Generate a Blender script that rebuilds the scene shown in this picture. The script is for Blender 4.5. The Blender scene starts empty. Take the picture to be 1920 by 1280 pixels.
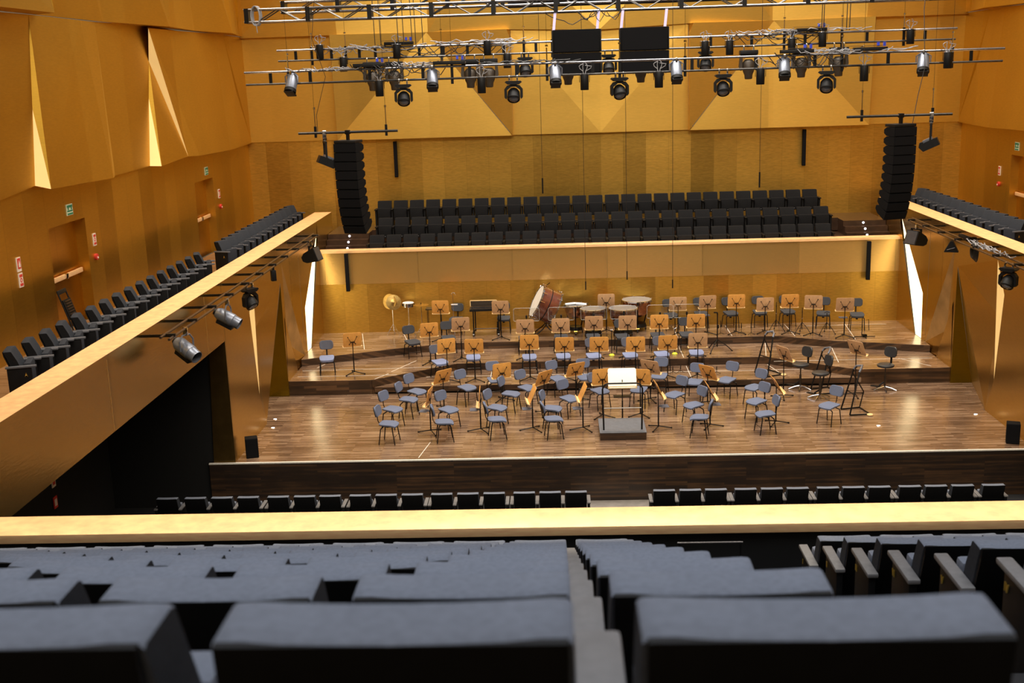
import bpy, bmesh, math, random
from mathutils import Vector, Matrix, Euler
random.seed(7)
PI = math.pi
R = math.radians
C = bpy.context.scene.collection
S = bpy.context.scene

# ------------------------------------------------------------------ materials
def new_mat(name):
    m = bpy.data.materials.new(name); m.use_nodes = True
    nt = m.node_tree
    return m, nt, nt.nodes['Principled BSDF']

def mat(name, col, rough=.5, metal=0, noise=0, nscale=30, emit=None, estr=0, bump=0, coat=0, alpha=1, spec=None):
    m, nt, b = new_mat(name)
    b.inputs['Base Color'].default_value = (*col, 1)
    b.inputs['Roughness'].default_value = rough
    b.inputs['Metallic'].default_value = metal
    if spec is not None: b.inputs['Specular IOR Level'].default_value = spec
    if coat: b.inputs['Coat Weight'].default_value = coat
    if noise or bump:
        tc = nt.nodes.new('ShaderNodeTexCoord')
        n = nt.nodes.new('ShaderNodeTexNoise'); n.inputs['Scale'].default_value = nscale; n.inputs['Detail'].default_value = 4
        nt.links.new(tc.outputs['Object'], n.inputs['Vector'])
        if noise:
            r = nt.nodes.new('ShaderNodeValToRGB')
            r.color_ramp.elements[0].position = .3; r.color_ramp.elements[1].position = .7
            r.color_ramp.elements[0].color = (*[c * (1 - noise) for c in col], 1)
            r.color_ramp.elements[1].color = (*[min(1, c * (1 + noise)) for c in col], 1)
            nt.links.new(n.outputs['Fac'], r.inputs['Fac']); nt.links.new(r.outputs['Color'], b.inputs['Base Color'])
        if bump:
            bp = nt.nodes.new('ShaderNodeBump'); bp.inputs['Strength'].default_value = bump; bp.inputs['Distance'].default_value = .01
            nt.links.new(n.outputs['Fac'], bp.inputs['Height']); nt.links.new(bp.outputs['Normal'], b.inputs['Normal'])
    if emit:
        b.inputs['Emission Color'].default_value = (*emit, 1); b.inputs['Emission Strength'].default_value = estr
    if alpha < 1: b.inputs['Alpha'].default_value = alpha
    return m

def gold(name, col, rough, axis='X', strip=.74, var=.16, seam=True, metal=1.0, fine=.10):
    """gilded panels: vertical strips of slightly different leaf, thin seams, fine leaf grain"""
    m, nt, b = new_mat(name); N = nt.nodes; L = nt.links.new
    g = N.new('ShaderNodeNewGeometry'); sx = N.new('ShaderNodeSeparateXYZ'); L(g.outputs['Position'], sx.inputs[0])
    dv = N.new('ShaderNodeMath'); dv.operation = 'DIVIDE'; L(sx.outputs[axis], dv.inputs[0]); dv.inputs[1].default_value = strip
    fl = N.new('ShaderNodeMath'); fl.operation = 'FLOOR'; L(dv.outputs[0], fl.inputs[0])
    wn = N.new('ShaderNodeTexWhiteNoise'); wn.noise_dimensions = '1D'; L(fl.outputs[0], wn.inputs['W'])
    n1 = N.new('ShaderNodeTexNoise'); n1.inputs['Scale'].default_value = .6; n1.inputs['Detail'].default_value = 3; L(g.outputs['Position'], n1.inputs['Vector'])
    mp = N.new('ShaderNodeMapping'); mp.inputs['Scale'].default_value = (4, 4, 22); L(g.outputs['Position'], mp.inputs['Vector'])
    n2 = N.new('ShaderNodeTexNoise'); n2.inputs['Scale'].default_value = 1.6; n2.inputs['Detail'].default_value = 6; L(mp.outputs[0], n2.inputs['Vector'])
    a = N.new('ShaderNodeMath'); a.operation = 'MULTIPLY_ADD'; L(wn.outputs['Value'], a.inputs[0]); a.inputs[1].default_value = var; a.inputs[2].default_value = 1 - var / 2 - fine / 2 - .06
    a2 = N.new('ShaderNodeMath'); a2.operation = 'MULTIPLY_ADD'; L(n2.outputs['Fac'], a2.inputs[0]); a2.inputs[1].default_value = fine * 2; L(a.outputs[0], a2.inputs[2])
    a3 = N.new('ShaderNodeMath'); a3.operation = 'MULTIPLY_ADD'; L(n1.outputs['Fac'], a3.inputs[0]); a3.inputs[1].default_value = .14; L(a2.outputs[0], a3.inputs[2])
    out = a3
    if seam:
        fr = N.new('ShaderNodeMath'); fr.operation = 'FRACT'; L(dv.outputs[0], fr.inputs[0])
        gt = N.new('ShaderNodeMath'); gt.operation = 'GREATER_THAN'; L(fr.outputs[0], gt.inputs[0]); gt.inputs[1].default_value = .014
        s2 = N.new('ShaderNodeMath'); s2.operation = 'MULTIPLY_ADD'; L(gt.outputs[0], s2.inputs[0]); s2.inputs[1].default_value = .18; s2.inputs[2].default_value = .82
        mu = N.new('ShaderNodeMath'); mu.operation = 'MULTIPLY'; L(a3.outputs[0], mu.inputs[0]); L(s2.outputs[0], mu.inputs[1]); out = mu
    vm = N.new('ShaderNodeVectorMath'); vm.operation = 'SCALE'; vm.inputs[0].default_value = col; L(out.outputs[0], vm.inputs['Scale'])
    L(vm.outputs[0], b.inputs['Base Color'])
    rr = N.new('ShaderNodeMath'); rr.operation = 'MULTIPLY_ADD'; L(wn.outputs['Value'], rr.inputs[0]); rr.inputs[1].default_value = .1; rr.inputs[2].default_value = rough - .05
    L(rr.outputs[0], b.inputs['Roughness'])
    b.inputs['Metallic'].default_value = metal
    bp = N.new('ShaderNodeBump'); bp.inputs['Strength'].default_value = .12; bp.inputs['Distance'].default_value = .01
    L(n2.outputs['Fac'], bp.inputs['Height']); L(bp.outputs['Normal'], b.inputs['Normal'])
    return m

def planks(name, c1, c2, c3, rough, w=1.1, h=.085, scale=1.0):
    m, nt, b = new_mat(name); N = nt.nodes; L = nt.links.new
    g = N.new('ShaderNodeNewGeometry'); sx = N.new('ShaderNodeSeparateXYZ'); L(g.outputs['Position'], sx.inputs[0])
    ad = N.new('ShaderNodeMath'); ad.operation = 'ADD'; L(sx.outputs['Y'], ad.inputs[0]); L(sx.outputs['Z'], ad.inputs[1])
    cx = N.new('ShaderNodeCombineXYZ'); L(sx.outputs['X'], cx.inputs[0]); L(ad.outputs[0], cx.inputs[1])
    br = N.new('ShaderNodeTexBrick'); L(cx.outputs[0], br.inputs['Vector'])
    br.inputs['Color1'].default_value = (0, 0, 0, 1); br.inputs['Color2'].default_value = (1, 1, 1, 1); br.inputs['Mortar'].default_value = (.2, .2, .2, 1)
    br.inputs['Scale'].default_value = scale; br.inputs['Brick Width'].default_value = w; br.inputs['Row Height'].default_value = h
    br.inputs['Mortar Size'].default_value = .002; br.inputs['Mortar Smooth'].default_value = .3; br.offset = .37; br.offset_frequency = 3
    mp = N.new('ShaderNodeMapping'); mp.inputs['Scale'].default_value = (1.2, 14, 1); L(cx.outputs[0], mp.inputs['Vector'])
    no = N.new('ShaderNodeTexNoise'); no.inputs['Scale'].default_value = 1.5; no.inputs['Detail'].default_value = 8; L(mp.outputs[0], no.inputs['Vector'])
    n3 = N.new('ShaderNodeTexNoise'); n3.inputs['Scale'].default_value = .9; n3.inputs['Detail'].default_value = 3; L(cx.outputs[0], n3.inputs['Vector'])
    mx = N.new('ShaderNodeMix'); mx.data_type = 'RGBA'; mx.inputs['Factor'].default_value = .68
    L(br.outputs['Color'], mx.inputs['A']); L(no.outputs['Color'], mx.inputs['B'])
    bw = N.new('ShaderNodeRGBToBW'); L(mx.outputs['Result'], bw.inputs[0])
    m2 = N.new('ShaderNodeMath'); m2.operation = 'MULTIPLY_ADD'; L(n3.outputs['Fac'], m2.inputs[0]); m2.inputs[1].default_value = .5; L(bw.outputs[0], m2.inputs[2])
    rp = N.new('ShaderNodeValToRGB'); e = rp.color_ramp.elements
    e[0].position = .45; e[0].color = (*c1, 1); e[1].position = 1.0; e[1].color = (*c3, 1)
    k = e.new(.72); k.color = (*c2, 1)
    L(m2.outputs[0], rp.inputs['Fac']); L(rp.outputs['Color'], b.inputs['Base Color'])
    b.inputs['Roughness'].default_value = rough; b.inputs['Coat Weight'].default_value = .3; b.inputs['Coat Roughness'].default_value = .16
    bp = N.new('ShaderNodeBump'); bp.inputs['Strength'].default_value = .06; bp.inputs['Distance'].default_value = .005
    L(bw.outputs[0], bp.inputs['Height']); L(bp.outputs['Normal'], b.inputs['Normal'])
    return m

GC = (.80, .44, .075)
M = {}
M['gold_x'] = gold('gilded wall panels', (.57, .34, .066), .42, 'X', .74, .16, fine=.34)
M['gold_y'] = gold('gilded side wall panels', (.62, .355, .048), .42, 'Y', .9, .10)
M['gold_f'] = gold('gilded facets', (.62, .355, .048), .48, 'Y', 3.1, .06, seam=False)
M['gold_fx'] = gold('gilded rear facets', (.72, .44, .09), .48, 'X', 2.7, .06, seam=False)
M['gold_face'] = gold('gilded balcony front', (.60, .395, .115), .28, 'Y', 6.5, .05)
M['gold_par'] = gold('gilded rear parapet', (.76, .49, .165), .30, 'X', 2.9, .04, metal=.8)
M['gold_cap'] = gold('gilded rail cap', (1.0, .61, .30), .42, 'X', 50, .0, seam=False, metal=.4, fine=.42)  # coarse grain also paints mottled highlights on the cap
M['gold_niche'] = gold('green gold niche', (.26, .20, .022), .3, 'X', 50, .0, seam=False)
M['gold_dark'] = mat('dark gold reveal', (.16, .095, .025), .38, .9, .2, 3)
M['floor'] = planks('stage parquet', (.055, .030, .018), (.155, .090, .054), (.33, .22, .14), .24, .7, .062)
M['riser'] = planks('riser front boards', (.014, .007, .003), (.04, .019, .008), (.12, .058, .024), .4, .9, .07)
M['apron'] = planks('stage front boards', (.012, .006, .003), (.022, .011, .005), (.075, .036, .014), .5, 1.3, .05)
M['side_floor'] = planks('balcony floor boards', (.12, .06, .025), (.2, .105, .05), (.27, .15, .075), .4)
M['black_void'] = mat('black wall', (.003, .0028, .0025), .9, 0, .2, 5)  # also the painted-in shade under the balconies and the low riser
M['black_floor'] = mat('black balcony steps', (.006, .006, .007), .8, 0, .2, 8)
M['grey_floor'] = mat('grey aisle floor', (.22, .2, .18), .7, 0, .15, 6)
M['tape'] = mat('platform joint', (.75, .70, .62), .5, 0, .1, 30)
M['slit'] = mat('lit cove panel', (.9, .75, .45), .5, 0, .02, 3, emit=(1, .84, .48), estr=2.6)  # light from a hidden lamp put in as the face's own emission
M['slit2'] = mat('softly lit fold', (.85, .55, .2), .5, .3, .05, 3, emit=(1, .72, .28), estr=.45)  # light caught by the folds put in as emission
M['fold_pale'] = mat('pale tan fold', (.58, .42, .20), .35, .85, .2, 2)  # paler than the wall gold: light on the fold put into the colour
M['door'] = gold('gilded door leaf', (.60, .32, .05), .33, 'Y', .93, .05)
M['fab'] = mat('grey blue seat fabric', (.135, .152, .192), .9, 0, .10, 60, bump=.1)
M['fab_dk'] = mat('black seat fabric', (.011, .011, .012), .95, 0, .15, 60, bump=.1, spec=.15)  # the grey blue fabric again, darkened for deep shade
M['fab_md'] = mat('charcoal seat fabric', (.030, .034, .043), .9, 0, .12, 60, bump=.1, spec=.2)  # same fabric, shade put into the colour
M['shell'] = mat('black seat shell', (.005, .005, .0055), .6, 0, .2, 20, spec=.2)
M['arm'] = mat('grey armrest', (.155, .15, .15), .6, 0, .10, 30)
M['arm_dk'] = mat('charcoal armrest', (.09, .095, .11), .6, 0, .10, 30)  # copy of the grey armrest with shade in its colour
M['brass'] = mat('brass letter', (.9, .62, .15), .3, 1, .1, 20, emit=(.9, .6, .1), estr=.03)  # slight emission adds a shine to the letters
M['disc'] = mat('pale number disc', (.35, .35, .36), .4, .2, .05, 20)
M['chair_fab'] = mat('blue grey upholstery', (.118, .142, .218), .85, 0, .08, 60, bump=.08)
M['chair_pale'] = mat('pale blue upholstery', (.20, .24, .40), .85, 0, .08, 60, bump=.08)
M['chair_dark'] = mat('dark grey upholstery', (.040, .043, .052), .85, 0, .08, 60, bump=.08)
M['chair_fab2'] = mat('dull grey upholstery', (.095, .102, .135), .85, 0, .08, 60, bump=.08)
M['metal_blk'] = mat('black painted steel', (.006, .006, .0065), .4, .2, .2, 20, spec=.3)
M['black'] = mat('black plastic', (.006, .006, .0065), .5, 0, .2, 15, spec=.25)
M['black_matt'] = mat('matt black cabinet', (.0045, .0045, .005), .8, 0, .2, 25, spec=.12)
M['grille'] = mat('dark speaker grille', (.006, .006, .007), .8, 0, .25, 140, spec=.12)
M['alu'] = mat('aluminium tube', (.34, .34, .37), .2, 1, .1, 12)
M['steel'] = mat('dull steel tube', (.11, .105, .10), .28, 1, .15, 12)
M['bronze'] = mat('brown anodised tube', (.13, .085, .06), .35, .8, .15, 12)
M['chrome'] = mat('chrome', (.8, .8, .82), .12, 1, .05, 12)
M['spot_grey'] = mat('blue grey lamp housing', (.19, .21, .26), .35, .5, .1, 20)
M['lamp_brown'] = mat('brown black lamp housing', (.045, .033, .022), .45, .2, .15, 20)
M['lens'] = mat('lamp lens', (.10, .11, .13), .1, .6, .1, 8)
M['ply'] = mat('orange beech plywood', (.76, .37, .085), .42, 0, .12, 9)
M['ply_pale'] = mat('pale pinkish plywood', (.58, .35, .18), .42, 0, .12, 9)  # same plywood, lighter reflections put into the colour
M['ply_edge'] = mat('light plywood edge', (.85, .60, .28), .5, 0, .1, 20)
M['cream'] = mat('cream score desk', (.95, .90, .74), .45, 0, .02, 10)
M['copper'] = mat('copper kettle', (.42, .19, .10), .22, .9, .2, 5)
M['skin'] = mat('grey drum head', (.20, .21, .24), .35, 0, .1, 5)
M['skin_white'] = mat('white drum head', (.8, .8, .78), .45, 0, .05, 6)
M['drum_wood'] = mat('red brown drum shell', (.13, .035, .018), .25, 0, .25, 6, coat=.4)
M['cymbal'] = mat('bronze cymbal', (.50, .33, .11), .34, 1, .2, 14)
M['paper'] = mat('white paper', (.85, .86, .88), .6, 0, .04, 20)
M['cable_w'] = mat('pale grey cable', (.30, .30, .32), .5, 0, .05, 20)
M['cable_b'] = mat('black cable', (.012, .012, .012), .5, 0, .1, 20)
M['strap'] = mat('violet white strap', (.75, .70, .95), .5, 0, .05, 20, emit=(.5, .4, 1), estr=.25)  # emission adds a faint glow to the strap
M['blue_plug'] = mat('blue connector', (.03, .06, .55), .4, 0, .1, 20)
M['green'] = mat('sign green', (.01, .19, .10), .5, 0, .05, 20)
M['sign_pale'] = mat('pale sign', (.62, .72, .55), .5, 0, .04, 20)
M['red'] = mat('sign red', (.62, .04, .03), .5, 0, .05, 20)
M['sign_white'] = mat('sign white', (.8, .7, .6), .5, 0, .04, 20)
M['yellow'] = mat('yellow green rubber', (.75, .75, .05), .5, 0, .1, 20)
M['light_disc'] = mat('floor light lens', (.9, .9, 1), .3, 0, .02, 20, emit=(.8, .85, 1), estr=1.3)
M['podium_top'] = mat('grey podium mat', (.115, .125, .145), .55, 0, .12, 12)
M['stool_black'] = mat('black stool upholstery', (.022, .024, .028), .45, 0, .1, 30)
M['dark_wood'] = mat('dark stained wood', (.045, .022, .012), .35, 0, .3, 6)
def glass_mat():
    m, nt, b = new_mat('clear acrylic'); N = nt.nodes
    t = N.new('ShaderNodeBsdfTransparent'); t.inputs[0].default_value = (.93, .95, .95, 1)
    gl = N.new('ShaderNodeBsdfGlossy'); gl.inputs['Roughness'].default_value = .06; gl.inputs[0].default_value = (.9, .9, .9, 1)
    mx = N.new('ShaderNodeMixShader'); mx.inputs[0].default_value = .10
    nt.links.new(t.outputs[0], mx.inputs[1]); nt.links.new(gl.outputs[0], mx.inputs[2])
    nt.links.new(mx.outputs[0], N['Material Output'].inputs[0]); return m
M['acrylic'] = glass_mat()
M['acrylic_edge'] = mat('bright acrylic edge', (.75, .75, .72), .2, 0, .02, 10, alpha=.75)

# ------------------------------------------------------------------ geometry helpers
class MB:
    def __init__(s): s.bm = bmesh.new()
    def box(s, c, d, rot=None, bev=0):
        r = bmesh.ops.create_cube(s.bm, size=1)['verts']
        bmesh.ops.scale(s.bm, vec=d, verts=r)
        if bev:
            es = list({e for v in r for e in v.link_edges})
            q = bmesh.ops.bevel(s.bm, geom=es, offset=bev, segments=2, affect='EDGES', profile=.6)
            r = list({v for f in q['faces'] for v in f.verts} | {v for v in r if v.is_valid})
        if rot: bmesh.ops.rotate(s.bm, cent=(0, 0, 0), matrix=Euler(rot).to_matrix(), verts=r)
        bmesh.ops.translate(s.bm, vec=c, verts=r); return s
    def cyl(s, a, b, r, r2=None, n=8, cap=True):
        a, b = Vector(a), Vector(b); d = b - a
        q = bmesh.ops.create_cone(s.bm, cap_ends=cap, segments=n, radius1=r, radius2=r if r2 is None else r2, depth=d.length)['verts']
        bmesh.ops.rotate(s.bm, cent=(0, 0, 0), matrix=d.to_track_quat('Z', 'Y').to_matrix(), verts=q)
        bmesh.ops.translate(s.bm, vec=(a + b) / 2, verts=q); return s
    def tube(s, pts, r, n=6):
        pts = [Vector(p) for p in pts]; rings = []; up = None
        for i, p in enumerate(pts):
            t = (pts[min(i + 1, len(pts) - 1)] - pts[max(i - 1, 0)]).normalized()
            if up is None:
                up = Vector((0, 0, 1)) if abs(t.z) < .9 else Vector((1, 0, 0))
            x = t.cross(up).normalized(); up = x.cross(t).normalized()
            rings.append([s.bm.verts.new(p + r * (math.cos(2 * PI * k / n) * x + math.sin(2 * PI * k / n) * up)) for k in range(n)])
        for a, b in zip(rings, rings[1:]):
            for k in range(n): s.bm.faces.new((a[k], a[(k + 1) % n], b[(k + 1) % n], b[k]))
        s.bm.faces.new(rings[0][::-1]); s.bm.faces.new(rings[-1]); return s
    def lathe(s, prof, n=20, mtx=None):
        vs = []; rings = []
        for r, z in prof:
            if r < 1e-5: rings.append([s.bm.verts.new((0, 0, z))])
            else: rings.append([s.bm.verts.new((r * math.cos(2 * PI * k / n), r * math.sin(2 * PI * k / n), z)) for k in range(n)])
            vs += rings[-1]
        for a, b in zip(rings, rings[1:]):
            for k in range(n):
                q = [a[k % len(a)], a[(k + 1) % len(a)], b[(k + 1) % len(b)], b[k % len(b)]]
                q = list(dict.fromkeys(q))
                if len(q) > 2: s.bm.faces.new(q)
        if mtx is not None: bmesh.ops.transform(s.bm, matrix=mtx, verts=vs)
        return s
    def prism(s, poly, h0, h1, plane='xy'):
        f = {'xy': lambda a, b, h: (a, b, h), 'xz': lambda a, b, h: (a, h, b), 'yz': lambda a, b, h: (h, a, b)}[plane]
        v0 = [s.bm.verts.new(f(a, b, h0)) for a, b in poly]; v1 = [s.bm.verts.new(f(a, b, h1)) for a, b in poly]
        n = len(poly)
        s.bm.faces.new(v0); s.bm.faces.new(v1)
        for k in range(n): s.bm.faces.new((v0[k], v0[(k + 1) % n], v1[(k + 1) % n], v1[k]))
        return s
    def face(s, *pts):
        s.bm.faces.new([s.bm.verts.new(p) for p in pts]); return s
    def rrect(s, w, h, rad, t, mtx=None, curve=0, seg=4, nx=1):
        """rounded rectangle slab in xz, thickness t along y, optionally curved along x"""
        pts = []
        for cx, cz, a0 in ((w/2-rad, h/2-rad, 0), (-w/2+rad, h/2-rad, 90), (-w/2+rad, -h/2+rad, 180), (w/2-rad, -h/2+rad, 270)):
            for k in range(seg + 1):
                a = R(a0 + 90 * k / seg); pts.append((cx + rad * math.cos(a), cz + rad * math.sin(a)))
        y = lambda x: curve * (2 * x / w) ** 2
        rings = []
        for sc, yy in ((.94, 0), (1, t * .25), (1, t * .75), (.94, t)):
            rings.append([s.bm.verts.new((x * sc, yy + y(x), z * sc)) for x, z in pts])
        n = len(pts)
        for a, b in zip(rings, rings[1:]):
            for k in range(n): s.bm.faces.new((a[k], a[(k + 1) % n], b[(k + 1) % n], b[k]))
        for rg, yy, fl in ((rings[0], 0, 1), (rings[-1], t, 0)):
            # strip fill left-right so that the curve is kept
            top = sorted([v for v in rg if v.co.z >= 0], key=lambda v: v.co.x); bot = sorted([v for v in rg if v.co.z < 0], key=lambda v: v.co.x)
            for k in range(len(top) - 1): s.bm.faces.new((top[k], top[k + 1], bot[k + 1], bot[k]))
        vs = [v for rg in rings for v in rg]
        if mtx is not None: bmesh.ops.transform(s.bm, matrix=mtx, verts=vs)
        return s
    def mesh(s, name, m, sharp=35):
        bmesh.ops.recalc_face_normals(s.bm, faces=s.bm.faces)
        for e in s.bm.edges:
            e.smooth = len(e.link_faces) == 2 and e.calc_face_angle(0) < R(sharp)
        for f in s.bm.faces: f.smooth = True
        me = bpy.data.meshes.new(name); s.bm.to_mesh(me); s.bm.free()
        me.materials.append(M[m] if isinstance(m, str) else m); return me

def link(name, data, parent=None, loc=(0, 0, 0), rot=(0, 0, 0)):
    o = bpy.data.objects.new(name, data); C.objects.link(o)
    if parent is not None: o.parent = parent
    o.location = loc; o.rotation_euler = rot; return o
def tag(o, label, cat, group=None):
    o['label'] = label; o['category'] = cat
    if group: o['group'] = group
    return o
def struct(name, mb, m, parent=None):
    o = link(name, mb.mesh(name, m), parent)
    if parent is None: o['kind'] = 'structure'
    return o
def put(T, name, label, cat, loc=(0, 0, 0), rot=(0, 0, 0), group=None):
    """a thing: an Empty at its base with one object per part (meshes shared between copies); T = [(part, mesh[, subparts[, label]])]"""
    if isinstance(rot, (int, float)): rot = (0, 0, rot)
    e = link(name, None, None, loc, rot); e.empty_display_size = .1
    tag(e, label, cat, group)
    def add(p, t):
        o = link(t[0], t[1], p)
        if len(t) > 3: o['label'] = t[3]
        for u in (t[2] if len(t) > 2 and t[2] else []): add(o, u)
    for t in T: add(e, t)
    return e
def one(name, mb, m, label, cat, loc=(0, 0, 0), rot=(0, 0, 0), group=None):
    o = link(name, mb.mesh(name, m), None, loc, rot); return tag(o, label, cat, group)
ORD = ['first', 'second', 'third', 'fourth', 'fifth', 'sixth', 'seventh', 'eighth', 'ninth', 'tenth', 'eleventh', 'twelfth', 'thirteenth',
       'fourteenth', 'fifteenth', 'sixteenth', 'seventeenth', 'eighteenth', 'nineteenth', 'twentieth', 'twenty-first', 'twenty-second',
       'twenty-third', 'twenty-fourth', 'twenty-fifth', 'twenty-sixth', 'twenty-seventh']

# ------------------------------------------------------------------ the hall
W = 8.83            # half width between the balcony fronts
ZR = 4.11           # rail height
# stage floor, risers
struct('floor_stage', MB().prism([(-W, 0), (W, 0), (W, 5.6), (-W, 5.6)], -.2, 0), 'floor')
struct('floor_stage_recess', MB().prism([(-W - .6, 2.9), (-W, 2.9), (-W, 5.6), (-W - .6, 5.6)], -.2, 0).prism([(W, 2.9), (W + .6, 2.9), (W + .6, 5.6), (W, 5.6)], -.2, 0), 'floor')
struct('wall_stage_front', MB().prism([(-W - .6, -.04), (W + .6, -.04), (W + .6, 0), (-W - .6, 0)], -1.3, -.03), 'apron')
struct('trim_1', MB().box((0, -.03, -.012), (2 * W + 1.2, .05, .03)), 'tape')
T1 = [(-6.5, 5.45), (6.5, 5.45), (4.4, 7.3), (-4.4, 7.3)]
struct('floor_riser_low', MB().prism(T1, .06, .2), 'floor')
struct('trim_2', MB().prism([(-6.5, 5.43), (6.4, 5.43), (6.4, 5.45), (-6.5, 5.45)], .055, .19), 'riser')
struct('trim_3', MB().prism([(-6.5, 5.5), (6.4, 5.5), (6.4, 5.55), (-6.5, 5.55)], 0, .06), 'black_void')  # black strip put in for the shadow gap under the low riser
T2 = [(-W, 5.5), (-6.57, 5.47), (-4.40, 7.07), (4.25, 7.1), (6.45, 5.5), (W, 5.53), (W, 8.9), (-W, 8.9)]
struct('floor_riser_middle', MB().prism(T2, .02, .4), 'floor')
T3 = [(-W, 7.12), (-6.15, 8.27), (-4.6, 8.78), (4.95, 8.75), (6.25, 8.05), (W, 7.2), (W, 10.5), (-W, 10.5)]
struct('floor_riser_high', MB().prism(T3, .02, .6), 'floor')
def skirt(name, pts, z0, z1):
    mb = MB()
    for (a, b), (c, d) in zip(pts, pts[1:]):
        n = Vector((d - b, -(c - a), 0)).normalized() * .015
        mb.prism([(a + n.x, b + n.y), (c + n.x, d + n.y), (c, d), (a, b)], z0, z1)
    struct(name, mb, 'riser')
skirt('trim_4', T2[:6], 0, .392)
skirt('trim_5', T3[:6], .4, .592)
def lines(name, segs):
    mb = MB()
    for (x0, y0, x1, y1, z) in segs:
        d = Vector((x1 - x0, y1 - y0, 0)).normalized(); n = Vector((-d.y, d.x, 0)) * .008
        mb.prism([(x0 + n.x, y0 + n.y), (x1 + n.x, y1 + n.y), (x1 - n.x, y1 - n.y), (x0 - n.x, y0 - n.y)], z, z + .003)
    struct(name, mb, 'tape')
lines('trim_6', [(-8.7, 6.6, -4.95, 6.72, .4), (-8.7, 5.95, -5.95, 5.95, .4), (-5.6, 7.5, -6.15, 6.3, .4), (-6.5, 5.55, -6.2, 6.1, .4), (-8.2, 7.3, -8.35, 6.9, .4),
                 (4.55, 8.75, 4.3, 7.2, .4), (6.3, 7.95, 6.1, 6.3, .4), (4.4, 6.55, 8.7, 6.55, .4), (2.0, 8.6, 2.0, 7.2, .4), (7.8, 6.6, 8.4, 5.7, .4),
                 (-3.4, 7.0, -3.4, 5.6, .2), (2.05, 7.0, 2.05, 5.6, .2), (4.3, 7.0, 4.5, 5.9, .2), (-5.2, 6.4, 5.2, 6.4, .2),
                 (-7.6, 10.3, -7.2, 8.2, .6), (-6.3, 10.2, -5.9, 8.5, .6), (2.0, 10.3, 2.0, 8.9, .6), (3.6, 10.3, 3.6, 8.9, .6), (5.4, 10.3, 5.4, 8.7, .6), (7.2, 10.2, 7.0, 8.1, .6), (6.0, 10.0, 8.4, 10.0, .6)])
lines('trim_7', [(-4.7, .1, -4.55, 1.2, 0)])

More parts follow.
